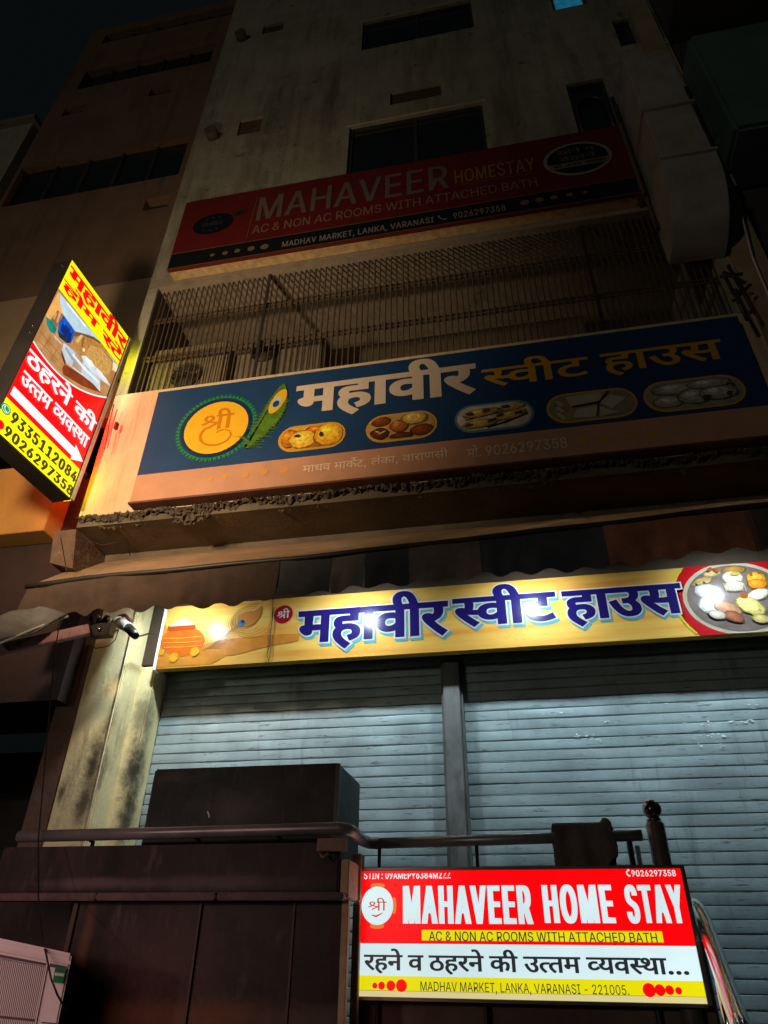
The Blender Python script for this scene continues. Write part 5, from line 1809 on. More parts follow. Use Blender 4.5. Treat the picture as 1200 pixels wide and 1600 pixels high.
word_px(b, '9026297358', PL_, (985, 1360), (1055, 1360), (985, 1369.5), off=0.004, ox=26, oy=10, cut_b=LZ1 - 0.004)
a, z = PL_.ab(981, 1364)
b.stroke(PL_, [(a + .005, z + .010), (a - .004, z + .003), (a - .003, z - .006), (a + .006, z - .010)], [.006, .004, .004, .006], 0.004)
part('registration_lettering', b, E_WHITE, ls)
b = MB()
a0, z1 = PL_.ab(659, 1453)
a1, z0 = PL_.ab(1037, 1472.5)
rect(b, PL_, a0, a1, z0, z1, 0.003)
o = part('tariff_strip', b, E_YEL, ls)
b = MB()
word_px(b, 'AC & NON AC ROOMS WITH ATTACHED BATH', PL_, (670, 1457), (1026, 1456), (670, 1470), off=0.005, ox=10, oy=4)
part('tariff_lettering', b, E_BLACK, o)
b = MB()
word_px(b, 'रहने व ठहरने की उत्तम व्यवस्था...', PL_, (570, 1493), (1074, 1497), (572, 1515), off=0.004, ox=28, oy=14)
part('slogan_lettering', b, E_BLACK, ls)
b = MB()
word_px(b, 'MADHAV MARKET, LANKA, VARANASI - 221005.', PL_, (656, 1534), (982, 1539), (656, 1548), off=0.004, ox=4, oy=2)
part('address_lettering', b, E_BLACK, ls)
dots(PL_, ((586, 1540, .009), (596.5, 1540, .012), (611, 1540, .0155), (627.5, 1540, .019), (1014, 1547, .020), (1031, 1547, .0165), (1046, 1547, .0135), (1060, 1548, .0105)), 0.004, E_RED, ls)
a, z = PL_.ab(590, 1415)
b = MB()
rr = random.Random(3)
for k in range(5):
    for t0 in (pi / 2, -pi / 2, 0, pi * 0.06):
        t = t0 + (k - 2) * 0.14
        if t0 == pi * 0.06:
            continue
        b.ellipse(PL_, a + 0.064 * cos(t), z + 0.066 * sin(t), 0.0085, 0.0065, 0.0034 + 0.0002 * k, t + pi / 2, 10)
wr = part('wreath', b, lit('lit_orange_leaf', lin((230, 130, 40)), 0.9), ls)
b = MB()
b.ellipse(PL_, a, z, 0.0585, 0.0605, 0.0052)
o = part('emblem_disc', b, E_WHITE, ls)
b = MB()
letters(b, 'श्री', PL_, a - 0.036, a + 0.034, z - 0.016, z + 0.012, off=0.0070, ox=0, oy=0)
b.stroke(PL_, [(a - .02, z - .030), (a - .004, z - .034), (a + .012, z - .027), (a + .022, z - .022)], [.003, .006, .004, .001], 0.0070)
part('emblem_lettering', b, lit('lit_rust_print', lin((206, 66, 30)), 0.9), o)

# ------------------------------------------------------------------ projecting light box on the left
A_ = Vector((-2.885, 2.668, 5.871))
B_ = Vector((-2.831, 3.45, 5.871))
_b = Vector((0.027, 0.020, 1)).normalized()
_a = (B_ - A_).normalized()
_a = (_a - _b * _a.dot(_b)).normalized()
PP = Plane((-2.928, 2.632, 4.25), _a, _b)
W_ = (B_ - A_).length
H_ = 5.871 - 4.25
ps = thing('projecting_light_box', (-2.93, 3.06, 4.25), 'tall glowing light box sticking out from the left wall, with a white arrow', 'lit sign')
b = MB()
T_ = 0.16
lo = [PP.pt(0, 0, -0.003), PP.pt(W_, 0, -0.003), PP.pt(W_, 0, -T_), PP.pt(0, 0, -T_)]
hi = [p + PP.b * H_ for p in lo]
b.hexa(lo, hi)
part('case', b, mat('black_sign_case', (0.020, 0.018, 0.018), 0.5, var=0.3, bump=0.1), ps, bevel=0.006)
b = MB()
for aa, zz in ((0, 0.12), (0, H_ * 0.52), (0, H_ * 0.56), (0, H_ - 0.06)):
    p = PP.pt(0, zz, -0.06) - PP.a * 0.004
    b.sphere(p, 0.007, 8, 6)
part('screw', b, STEEL, ps)
b = MB()
b.hexa([PP.pt(W_ - 0.022, 0.0, 0.014), PP.pt(W_ + 0.004, 0.0, 0.014), PP.pt(W_ + 0.004, 0.0, 0.001), PP.pt(W_ - 0.022, 0, 0.001)],
       [PP.pt(W_ - 0.022, H_, 0.014), PP.pt(W_ + 0.004, H_, 0.014), PP.pt(W_ + 0.004, H_, 0.001), PP.pt(W_ - 0.022, H_, 0.001)])
part('edge_trim', b, mat('aluminium_trim', (0.6, 0.6, 0.58), 0.35, metal=0.6), ps)
b = MB()
b.tube([PP.pt(W_, H_ * 0.2, -0.08), (-2.96, YW + 0.01, 4.25 + H_ * 0.2)], 0.02, 8)
b.tube([PP.pt(W_, H_ * 0.8, -0.08), (-2.96, YW + 0.01, 4.25 + H_ * 0.8)], 0.02, 8)
part('wall_bracket', b, DARKMETAL, ps)
for nm, rgb, t0, t1, st in (('yellow', (236, 220, 30), 0.0, 0.24, 8), ('red', (236, 24, 20), 0.25, 0.56, 100), ('white', (236, 226, 190), 0.57, 0.78, 9), ('yellow', (236, 230, 40), 0.79, 0.985, 16)):
    b = MB()
    e0 = W_ + 0.0015
    b.poly([PP.pt(e0, t0 * H_ + .006, -0.012) + PP.a * 0.001, PP.pt(e0, t1 * H_, -0.012) + PP.a * 0.001, PP.pt(e0, t1 * H_, -0.075) + PP.a * 0.001, PP.pt(e0, t0 * H_ + .006, -0.075) + PP.a * 0.001][::-1])
    part('glowing_back_edge', b, lit('back_edge_' + nm + '_glow', lin(rgb), st, mottled=0), ps)  # added emitters facing the wall, out of view, to throw colour on the parapet
F_YEL = lit('box_yellow_print', lin((238, 232, 14)), 1.15)
F_RED = lit('box_red_print', lin((232, 8, 16)), 1.15)
F_WHITE = lit('box_white_print', lin((226, 240, 246)), 1.05)
F_DARK = lit('box_olive_black_print', lin((62, 62, 8)), 0.8)


def fr_px(mb, pts, off):
    """polygon on the box face from fractions (s across, t down)"""
    return mb.poly([PP.pt(s * W_, (1 - t) * H_, off) for s, t in pts])


def face_st(u, v):
    a, z = PP.ab(u, v)
    return a / W_, 1 - z / H_




def q6(x, y):
    return (x / 5.4545, 400 + y / 5.4545)


def q7(x, y):
    return (x / 5.4545, 580 + y / 5.4545)


def row(u, v):
    return PP.ab(u, v)[1]


zY = (row(*q6(500, 300)) + row(*q6(1035, 940))) / 2            # foot of the yellow head
zRL, zRM, zRR = row(*q6(285, 730)), row(*q6(540, 1010)), row(*q7(920, 240))
zN = row(*q7(400, 560))            # head of the yellow number field
b = MB()
rect(b, PP, 0.004, W_ - 0.031, zY, H_ - 0.004, 0.0)
part('yellow_head', b, F_YEL, ps)
b = MB()
rect(b, PP, 0.004, W_ - 0.031, 0.004, zN, 0.0)
part('number_field', b, F_YEL, ps)
b = MB()
curve = []
for k in range(21):
    s_ = k / 20
    a = 0.004 + s_ * (W_ - 0.035)
    z = zRL * (1 - s_) ** 2 + 2 * s_ * (1 - s_) * (2 * zRM - (zRL + zRR) / 2 - 0.03) + zRR * s_ * s_
    curve.append((a, z))
b.poly([PP.pt(0.004, zN, 0), PP.pt(W_ - 0.031, zN, 0)] + [PP.pt(a, z, 0) for a, z in curve[::-1]])
part('red_field', b, F_RED, ps)
b = MB()
b.stroke(PP, curve, 0.012, 0.0028)
part('white_rule', b, F_WHITE, ps)
# printed picture of a hotel room
b = MB()
b.poly([PP.pt(a, z, -0.0012) for a, z in curve] + [PP.pt(W_ - 0.031, zY, -0.0012), PP.pt(0.004, zY, -0.0012)])
pic = part('room_picture', b, lit('room_floor_print', lin((186, 136, 84)), 0.95, mottled=0.25, scale=14), ps)


def pic_poly(name, rgb, pts, off, lab=None, mottled=0.15, scale=12):
    b = MB()
    out = []
    for p in pts:
        a, z = PP.ab(*q6(*p))
        out.append((max(0.005, min(W_ - 0.032, a)), min(zY - 0.001, z)))
    ar = sum(out[i - 1][0] * out[i][1] - out[i][0] * out[i - 1][1] for i in range(len(out)))
    if ar < 0:
        out = out[::-1]
    b.poly([PP.pt(a, z, off) for a, z in out])
    return part(name, b, lit('room_' + name + '_print', lin(rgb), 0.95, mottled=mottled, scale=scale), pic)


pic_poly('ceiling', (186, 214, 228), [(505, 310), (520, 470), (640, 640), (790, 700), (860, 720), (960, 890), (1000, 925)], 0.0005)
pic_poly('left_wall', (236, 176, 96), [(500, 300), (385, 500), (470, 600), (500, 560), (535, 480), (510, 400)], 0.0008)
pic_poly('curtain', (150, 104, 66), [(490, 460), (420, 560), (480, 610), (540, 500)], 0.0012)
pic_poly('window', (18, 88, 196), [(540, 505), (645, 650), (600, 745), (490, 640), (500, 570)], 0.0016, mottled=0.5, scale=30)
pic_poly('armchair', (22, 132, 120), [(390, 520), (440, 550), (480, 620), (470, 670), (420, 640), (395, 580)], 0.002, mottled=0.4, scale=20)
pic_poly('dark_sofa', (30, 50, 70), [(490, 640), (560, 690), (600, 745), (560, 740), (500, 690)], 0.0022, mottled=0.5, scale=20)
pic_poly('rear_wall', (186, 132, 66), [(680, 660), (790, 700), (860, 740), (960, 890), (960, 960), (900, 990), (720, 850), (650, 800), (620, 740)], 0.0014, mottled=0.3, scale=40)
pic_poly('headboard', (206, 158, 86), [(770, 760), (860, 790), (950, 900), (935, 1000), (900, 1020), (760, 880), (730, 830)], 0.0024, mottled=0.35, scale=60)
pic_poly('pillow_row', (210, 232, 236), [(690, 850), (730, 850), (900, 1040), (940, 1110), (850, 1050), (720, 930)], 0.003)
pic_poly('bed_sheet', (196, 208, 220), [(540, 740), (640, 820), (700, 900), (850, 1060), (850, 1160), (780, 1090), (700, 1020), (560, 910), (525, 800)], 0.0034, mottled=0.2, scale=10)
pic_poly('bed_runner', (196, 150, 104), [(640, 830), (700, 900), (690, 1000), (610, 940)], 0.0038)
pic_poly('bed_frame', (136, 62, 30), [(545, 920), (700, 1020), (790, 1090), (860, 1170), (700, 1110), (535, 1010), (525, 960)], 0.0042, mottled=0.25)
pic_poly('night_lamp', (240, 226, 180), [(960, 900), (1020, 950), (1000, 1010), (955, 970)], 0.0044)
pic_poly('side_table', (176, 110, 46), [(940, 1030), (980, 1040), (960, 1110), (925, 1080)], 0.0046)
for k, (p0q, p1q, w_) in enumerate((((300, 690), (560, 960), .004), ((340, 640), (520, 850), .004), ((430, 690), (340, 830), .003), ((500, 760), (430, 900), .003))):
    b = MB()
    b.stroke(PP, [PP.ab(*q6(*p0q)), PP.ab(*q6(*p1q))], w_, 0.0004 + 0.0002 * k)
    part('floor_joint', b, lit('room_joint_print', lin((130, 86, 46)), 0.9), pic)
pic_poly('cornice', (120, 84, 52), [(620, 640), (690, 655), (800, 690), (860, 735), (850, 745), (780, 708), (690, 672), (640, 690)], 0.0026)
pic_poly('ceiling_light', (238, 248, 252), [(560, 400), (720, 600), (735, 600), (575, 395)], 0.0012)
pic_poly('window_tree', (10, 44, 120), [(520, 600), (535, 570), (548, 600), (560, 580), (575, 625), (590, 610), (600, 660), (612, 650), (606, 700), (596, 735), (560, 700), (530, 660), (512, 630)], 0.0019)
pic_poly('curtain_fold', (206, 160, 110), [(470, 480), (450, 530), (462, 545), (486, 490)], 0.0017)
pic_poly('curtain_fold', (206, 160, 110), [(505, 470), (478, 560), (490, 575), (520, 490)], 0.0017)
pic_poly('wall_panel', (226, 186, 130), [(640, 720), (690, 670), (705, 680), (665, 745)], 0.0022)
pic_poly('wall_panel', (150, 100, 50), [(705, 690), (720, 700), (700, 780), (688, 770)], 0.0023)
pic_poly('bed_shadow', (92, 60, 40), [(520, 800), (560, 915), (545, 925), (520, 850)], 0.0036)
pic_poly('sheet_fold', (150, 168, 190), [(560, 770), (610, 850), (690, 960), (680, 970), (600, 870), (550, 790)], 0.0040)
pic_poly('sheet_fold', (230, 240, 246), [(620, 830), (720, 950), (840, 1070), (835, 1085), (710, 970), (612, 850)], 0.0041)
pic_poly('pillow', (246, 250, 252), [(730, 860), (780, 900), (800, 950), (760, 930), (728, 890)], 0.0043)
pic_poly('pillow', (240, 246, 250), [(820, 950), (870, 1000), (890, 1050), (850, 1030), (815, 980)], 0.0043)
pic_poly('wall_lamp', (255, 244, 200), [(700, 790), (720, 785), (722, 812), (704, 815)], 0.0032)
pic_poly('rug', (206, 216, 226), [(455, 670), (520, 740), (530, 760), (470, 700)], 0.0018)
# lettering of the box
b = MB()
word_px(b, 'महावीर', PP, q6(608, 98), q6(1078, 722), q6(648, 268), off=0.0065, ox=50, oy=24)
word_px(b, 'होम', PP, q6(552, 210), q6(830, 565), q6(600, 350), off=0.0065, ox=46, oy=22)
word_px(b, 'स्टे', PP, q6(882, 640), q6(1040, 842), q6(905, 760), off=0.0065, ox=46, oy=22)
part('title_lettering', b, F_RED, ps)
b = MB()
word_px(b, 'ठहरने', PP, q6(255, 800), q7(610, 205), q7(565, 295), off=0.0065, ox=34, oy=18)
word_px(b, 'की', PP, q7(650, 260), q7(815, 432), q7(797, 535), off=0.0065, ox=38, oy=20)
word_px(b, 'उत्तम', PP, q7(203, 0), q7(440, 240), q7(398, 330), off=0.0065, ox=34, oy=18)
word_px(b, 'व्यवस्था', PP, q7(468, 272), q7(755, 565), q7(735, 670), off=0.0065, ox=34, oy=18)
part('slogan_lettering', b, F_WHITE, ps)
b = MB()
ar = [PP.ab(*q7(*p)) for p in ((100, 160), (612, 690), (637, 622), (706, 772), (596, 752), (604, 700))]
aL, zc_ = PP.ab(*q7(100, 163))
aT, zT = PP.ab(*q7(706, 772))
aH = PP.ab(*q7(620, 690))[0]
zc_ = (zc_ + zT) / 2
b.poly([PP.pt(a, z, 0.003) for a, z in ((aL, zc_ - .034), (aH, zc_ - .034), (aH, zc_ - .066), (aT, zc_), (aH, zc_ + .066), (aH, zc_ + .034), (aL, zc_ + .034))])
part('arrow', b, F_WHITE, ps)
b = MB()
word_px(b, '9335112084', PP, q7(112, 340), q7(664, 872), q7(90, 432), off=0.003, ox=74, oy=20)
word_px(b, '9026297358', PP, q7(52, 462), q7(630, 990), q7(38, 545), off=0.003, ox=74, oy=20)
part('number_lettering', b, F_DARK, ps)
a, z = PP.ab(*q7(46, 322))
b = MB()
b.ellipse(PP, a, z, 0.040, 0.036, 0.003)
o = part('phone_badge', b, lit('box_green_print', lin((20, 150, 80)), 1.0), ps)
b = MB()
b.stroke(PP, [(a + .028 * cos(2 * pi * k / 24), z + .025 * sin(2 * pi * k / 24)) for k in range(24)], .004, 0.0045, True)
b.stroke(PP, [(a - .014, z + .014), (a - .010, z - .002), (a + .002, z - .013), (a + .016, z - .014)], [.010, .005, .005, .010], 0.0045)
part('handset', b, F_WHITE, o)
a, z = PP.ab(*q7(0, 455))
b = MB()
b.ellipse(PP, max(a, 0.035), z, 0.030, 0.030, 0.003)
part('red_badge', b, F_RED, ps)

# ------------------------------------------------------------------ awning over the shutters
aw = thing('awning', (-0.3, 3.7, 3.4), 'long dusty awning with a scalloped patchwork valance over the yellow shop sign', 'awning')
YF, YK = 3.40, 3.975
CLOTH = mat('dusty_tan_canvas', (0.50, 0.33, 0.21), 0.9, var=0.22, scale=5, bump=0.3, bscale=18, dirt=(0.2, 0.13, 0.09), dirt_amt=0.5, dirt_scale=(1.2, 8, 8))
_n = CLOTH.node_tree.nodes
_tr = _n.new('ShaderNodeBsdfTranslucent')
_tr.inputs['Color'].default_value = (0.55, 0.30, 0.14, 1)
_mx = _n.new('ShaderNodeMixShader')
_mx.inputs['Fac'].default_value = 0.3
CLOTH.node_tree.links.new(_n['Principled BSDF'].outputs[0], _mx.inputs[1])
CLOTH.node_tree.links.new(_tr.outputs[0], _mx.inputs[2])
CLOTH.node_tree.links.new(_mx.outputs[0], _n['Material Output'].inputs['Surface'])


def profile(points, Y):
    return sorted((X_at(u, v, Y), Z_at(u, v, Y)) for u, v in points)


def interp(tab, x):
    if x <= tab[0][0]:
        return tab[0][1]
    for (a, za_), (c, zc2) in zip(tab, tab[1:]):
        if x <= c:
            return za_ + (zc2 - za_) * (x - a) / (c - a)
    return tab[-1][1]


T_FRONT = profile(((50, 914), (150, 901), (300, 887), (450, 873), (600, 857), (800, 834), (950, 817), (1200, 787)), YF)
T_BACK = profile(((150, 880), (300, 863), (600, 838), (800, 819), (1200, 779)), YK)
T_HEM = profile(((60, 966), (200, 958), (333, 948), (500, 930), (677, 911), (850, 897), (973, 885), (1140, 865)), YF)


def ztop_f(x):
    return interp(T_FRONT, x) + 0.003 * sin(x * 7)


def canopy(t_off):
    def fn(uu, vv):
        x0_, x1_ = -2.975, 3.0
        x = x0_ + (x1_ - x0_) * uu
        y = YF + (YK - YF) * vv
        zf_ = ztop_f(x)
        zb_ = interp(T_BACK, x)
        sag = 0.012 * sin(pi * vv) + 0.006 * sin(x * 5.2) * sin(pi * vv) + 0.004 * sin(x * 13 + 4 * vv) * sin(pi * vv)
        return (x, y, zf_ + (zb_ - zf_) * vv + sag + t_off)
    return fn


b = MB()
b.grid(canopy(0.0), 120, 12)
part('canopy', b, CLOTH, aw)
b = MB()
b.tube([(-2.98 + 0.2 * k, YF - 0.022, ztop_f(-2.98 + 0.2 * k) - 0.017) for k in range(31)], 0.017, 10)
part('front_tube', b, DARKMETAL, aw)
cuts = [(-3.0, 440, (0.085, 0.053, 0.038)), (440, 520, (0.075, 0.08, 0.09)), (520, 572, (0.21, 0.18, 0.16)), (572, 640, (0.075, 0.08, 0.09)), (640, 752, (0.24, 0.19, 0.165)), (752, 952, (0.07, 0.085, 0.105)), (952, 1192, (0.46, 0.18, 0.10)), (1192, 3.0, (0.10, 0.085, 0.085))]
names = ['brown', 'navy', 'grey', 'navy', 'dusty_grey', 'navy', 'rust', 'grey']
for (u0, u1, col), nm in zip(cuts, names):
    x0_ = u0 if u0 < 0 else X_at(u0, 895, YF)
    x1_ = u1 if u1 == 3.0 else X_at(u1, 870, YF)
    if u0 == -3.0:
        x0_ = -2.97

    def val(uu, vv, x0_=x0_, x1_=x1_):
        x = x0_ + (x1_ - x0_) * uu
        zt_ = ztop_f(x) - 0.006
        scal = 0.016 * cos(2 * pi * (x + 0.03 * sin(x * 2.3)) / 0.19 + 0.6) + 0.005 * sin(x * 3.1)
        hgt = zt_ - interp(T_HEM, x) + scal * vv
        pleat = (0.010 * sin(x * 15 + 2.6 * sin(x * 2.1)) + 0.004 * sin(x * 41 + 2 * sin(x * 7) + vv * 2)) * (0.15 + vv) + 0.006 * sin(x * 6 + vv * 5)
        return (x, YF - 0.022 - 0.01 * vv + pleat, zt_ - hgt * vv)
    b = MB()
    b.grid(val, max(12, int((x1_ - x0_) / 0.014)), 14)
    part('valance', b, mat(nm + '_valance_cloth', col, 0.9, var=0.35, scale=7, bump=0.25, bscale=60, dirt=(0.10, 0.075, 0.06), dirt_amt=0.4, dirt_scale=(9, 9, 2)), aw, nm.replace('_', ' ') + ' valance cloth')
b = MB()
for x in (-2.80, -0.6, 1.6):
    b.tube([(x, YF + 0.03, 3.60), (x, 3.98, 3.90)], 0.014, 8)
part('arm', b, DARKMETAL, aw)

# four lamps under the awning that wash the yellow sign and the shutters
LX = [-2.18, -0.99, 0.18, 1.39]
for x in LX:
    t = thing('awning_lamp', (x, 3.72, 3.78), 'white lamp hidden under the awning, shining on the yellow sign', 'lamp', 'lamps under the awning')
    b = MB()
    b.lathe((x, 3.72, 3.835), (0, 0, -1), [(0.018, 0), (0.02, 0.03), (0.026, 0.04), (0.03, 0.07)], 14)
    part('socket', b, BLACKPLASTIC, t)
    b = MB()
    b.sphere((x, 3.72, 3.74), 0.033, 14, 10)
    o = part('bulb', b, lit('lamp_bulb_glow', (0.92, 0.97, 1.0), 6.0, mottled=0), t)
    L = lamp('lamp_light', 'SPOT', (x, 3.72, 3.70), 52, (0.80, 0.95, 1.0), 0.035, (x, 4.25, 3.1), 158, 1.0)
    o.visible_shadow = True

# ================================================================== things low in front of the shop
# ------------------------------------------------------------------ counter and its pipe
ct = thing('shop_counter', (-1.35, 2.75, 0), 'long dark sooty sheet metal counter with a ledge strip, below the pipe rail', 'counter')
YC = 2.60
cx0 = X_at(2, 1335, YC)
cx1 = X_at(531, 1325, YC)
zc1 = Z_at(300, 1319, YC)
zc_b = Z_at(300, 1398, YC)
zt1, zt0 = Z_at(300, 1396, YC), Z_at(300, 1408, YC)
COUNTER = mat('maroon_black_counter_sheet', (0.026, 0.017, 0.018), 0.5, var=0.55, scale=2.5, bump=0.3, bscale=10, dirt=(0.06, 0.04, 0.036), dirt_amt=0.8, dirt_scale=(4, 4, 1.6), dirt_lo=0.47, dirt_hi=0.72, rvar=0.22, spec=0.22)
add_scuffs(COUNTER, (22, 22, 6), (0.12, 0.085, 0.075), 0.57, 0.68, 0.6, 2.0)
add_scuffs(COUNTER, (5, 5, 1.2), (0.010, 0.008, 0.009), 0.5, 0.66, 0.85, 6.0)
for (u, v, sx, sz, col_, a_) in ((300, 1590, .45, .07, (0.16, 0.07, 0.03), .85), (160, 1590, .12, .08, (0.20, 0.09, 0.04), .8), (480, 1595, .2, .06, (0.13, 0.09, 0.07), .8), (330, 1378, .5, .03, (0.11, 0.085, 0.085), .8), (150, 1380, .3, .025, (0.13, 0.10, 0.10), .8), (118, 1500, .03, .25, (0.16, 0.07, 0.04), .7), (250, 1490, .3, .2, (0.085, 0.042, 0.036), .6)):
    q = at(u, v, YC) - Vector((-1.35, 2.75, 0))
    add_stain_or_sheen(COUNTER, tuple(q), (sx, 0.2, sz), col_, a_, 11)
b = MB()
b.box(cx0, cx1, YC, YC + 0.035, zt1 + 0.002, zc1)
part('upper_panel', b, COUNTER, ct, bevel=0.006)
b = MB()
for k in range(3):
    xa = cx0 + (cx1 + 0.03 - cx0) * k / 3
    b.box(xa + 0.002, xa + (cx1 + 0.03 - cx0) / 3 - 0.002, YC - 0.035 - 0.004 * (k % 2), YC + 0.03, zt0, zt1)
part('ledge', b, mat('rusty_ledge_strip', (0.10, 0.06, 0.06), 0.6, var=0.4, scale=9, bump=0.4, dirt=(0.2, 0.14, 0.13), dirt_amt=0.5, dirt_scale=(12, 12, 12)), ct, bevel=0.004)
lx0 = X_at(112, 1430, YC)
seams = [lx0, X_at(300, 1480, YC), X_at(452, 1480, YC), X_at(541, 1430, YC)]
for k in range(3):
    b = MB()
    b.box(seams[k] + 0.0005, seams[k + 1] - 0.0005, YC + 0.031 + 0.006 * (k % 2), YC + 0.06, 0.05, zt0 + 0.05)
    part('lower_panel', b, COUNTER, ct, bevel=0.005)
b = MB()
for k in range(1, 3):
    b.box(seams[k] - 0.0035, seams[k] + 0.0035, YC + 0.024, YC + 0.0305, 0.05, zt0 - 0.003)
b.box(seams[0] - 0.014, seams[0] + 0.003, YC + 0.02, YC + 0.3, 0.05, zt0 - 0.003)
part('seam_strip', b, mat('copper_stained_strip', (0.07, 0.036, 0.026), 0.55, var=0.4, scale=9), ct)
b = MB()
b.box(lx0, cx1 - 0.02, YC + 0.036, YC + 0.32, zc1 - 0.16, zc1 - 0.13)
b.box(cx0 - 0.6, lx0, YC + 0.33, YC + 0.36, 0.0, zc1 - 0.12)  # dark sheet standing in for the unlit void left of the panels
part('shelf_and_dark_fill', b, COUNTER, ct)
# wooden side at the right end
b = MB()
xs_ = cx1 + 0.004
b.box(xs_, xs_ + 0.03, YC + 0.010, YC + 0.16, Z_at(545, 1403, YC), Z_at(545, 1342, YC))
b.box(xs_ + 0.004, xs_ + 0.036, YC + 0.165, YC + 0.235, Z_at(545, 1403, YC), Z_at(545, 1330, YC + 0.1))
part('wooden_side', b, WOOD, ct, bevel=0.004)
b = MB()
b.box(xs_ + 0.006, xs_ + 0.03, YC + 0.02, YC + 0.05, 0.1, Z_at(545, 1404, YC) - 0.002)
b.box(xs_ + 0.01, xs_ + 0.036, YC + 0.17, YC + 0.20, 0.1, Z_at(545, 1404, YC) - 0.002)
part('wooden_leg', b, WOOD, ct, bevel=0.003)

# ------------------------------------------------------------------ railing
rl_ = thing('pipe_railing', (-0.5, 2.7, 0.6), 'grubby steel pipe railing running along the counter and turning to the ball topped post', 'railing')
YP = 2.56
pa = at(30, 1307, YP)
pb = at(543, 1294, YP)
pc_ = at(575, 1318, 2.86)
pd = at(1003, 1305, 2.86)
r_ = 0.021
b = MB()
zL = (pa.z + pb.z) / 2
path = [(pa.x, YP, pa.z), (pa.x + 0.6, YP, pa.z + (pb.z - pa.z) * .42), (pb.x - 0.03, YP, pb.z), (pb.x - 0.004, YP + 0.01, pb.z - 0.002), (pb.x + 0.008, YP + 0.04, pb.z - 0.004), (pc_.x - 0.01, 2.80, pc_.z + 0.003), (pc_.x + 0.006, 2.845, pc_.z), (pc_.x + 0.04, 2.86, pc_.z)]
b.tube(path, r_, 16)
part('counter_pipe', b, DULLSTEEL, rl_)
b = MB()
b.tube([(pc_.x + 0.041, 2.86, pc_.z), (pd.x, 2.86, pd.z)], 0.0195, 16)
part('top_rail', b, DULLSTEEL, rl_)
for u in (132, 300, 430):
    b = MB()
    p = at(u, 1312, YP + 0.03)
    b.tube([(p.x, YC + 0.05, zc1 - 0.1), (p.x, YC + 0.05, zc1 + 0.02), (p.x, YP + 0.01, pb.z - 0.005)], 0.008, 8)
    part('pipe_support', b, DARKMETAL, rl_)
for u in (593, 745):
    b = MB()
    p = at(u, 1330, 2.86)
    b.tube([(p.x, 2.86, 0.62), (p.x, 2.86, pc_.z)], 0.007, 8)
    part('pipe_support', b, DARKMETAL, rl_)
b = MB()
p = at(986, 1330, 2.87)
b.tube([(p.x, 2.875, 0.62), (p.x, 2.875, pd.z)], 0.011, 10)
p = at(994, 1340, 2.90)
b.tube([(p.x + 0.01, 2.90, 0.62), (p.x + 0.01, 2.90, pd.z - 0.03)], 0.009, 10)
part('baluster', b, DARKMETAL, rl_)
b = MB()
pt_ = at(1017, 1270, 2.86)
zp = Z_at(1019, 1283, 2.86)
b.lathe((pt_.x + 0.006, 2.86, 0.62), (0, 0, 1), [(0.036, 0), (0.034, 0.2), (0.0335, 0.9), (0.037, 0.91), (0.037, 0.93), (0.0335, 0.94), (0.0335, 1.02), (0.037, 1.03), (0.037, 1.045), (0.0335, 1.055), (0.0325, zp - 0.62 - 0.012), (0.026, zp - 0.62)], 22)
np_ = part('newel_post', b, mat('dark_chrome_post', (0.30, 0.24, 0.25), 0.3, metal=0.6, var=0.3, scale=10, rvar=0.1), rl_)
b = MB()
b.lathe((pt_.x + 0.006, 2.86, zp), (0, 0, 1), [(0.022, 0), (0.026, 0.004), (0.022, 0.010)], 18)
b.sphere((pt_.x + 0.006, 2.86, zp + 0.040), 0.034, 28, 18)
part('ball_cap', b, mat('dark_chrome_ball', (0.40, 0.34, 0.36), 0.08, metal=1.0, var=0.1), np_)
# bent sheet clip at the corner
b = MB()
p = at(520, 1304, YP)
b.box(p.x - 0.055, p.x + 0.05, YP - 0.004, YP + 0.02, p.z - 0.052, p.z - 0.012)
b.tube([(p.x - 0.045, YP + 0.0, p.z - 0.056), (p.x - 0.03, YP - 0.012, p.z - 0.075), (p.x - 0.015, YP, p.z - 0.058)], 0.005, 6)
part('corner_clip', b, mat('rusty_clip', (0.34, 0.21, 0.14), 0.6, var=0.4, scale=20), rl_)

# ------------------------------------------------------------------ dark cloth over the rail
def drape(uu, vv):
    x0_, x1_ = X_at(866, 1320, 2.84), X_at(962, 1320, 2.84)
    x = x0_ + (x1_ - x0_) * uu
    zt_ = pd.z + 0.026
    fr_, bk = 0.16, 0.13
    s = vv * (fr_ + bk + 0.07)
    edge = 0.035 * sin(uu * 7 + 1) + 0.05 * (uu - 0.5)
    if s < fr_:
        q = (2.86 - 0.026 - 0.006 * sin(uu * 16 + s * 9) - 0.004 * (1 - s / fr_), zt_ - (fr_ - s) + edge * (1 - s / fr_))
    elif s < fr_ + 0.07:
        t = (s - fr_) / 0.07 * pi
        q = (2.86 - 0.030 * cos(t), zt_ + 0.004 + 0.016 * sin(t) + (0.045 * max(0, (uu - 0.80) / 0.2) * (1 - abs((uu - .86) / .14)) if uu > 0.78 else 0) * sin(t))
    else:
        q = (2.86 + 0.032 + 0.01 * sin(uu * 12), zt_ - (s - fr_ - 0.07))
    return (x + 0.012 * sin(s * 30) * (uu - 0.5), q[0], q[1])


b = MB()
b.grid(drape, 50, 40)
ck = solo('draped_cloth', b, mat('dark_maroon_rag', (0.17, 0.14, 0.135), 0.95, var=0.4, scale=9, bump=0.4, bscale=60, dirt=(0.12, 0.10, 0.09), dirt_amt=0.6, dirt_scale=(10, 10, 10)), (X_at(914, 1320, 2.84), 2.86, pd.z), 'dark rag draped over the steel rail left of the ball topped post', 'cloth')
sm = ck.modifiers.new('thickness', 'SOLIDIFY')
sm.thickness = 0.006

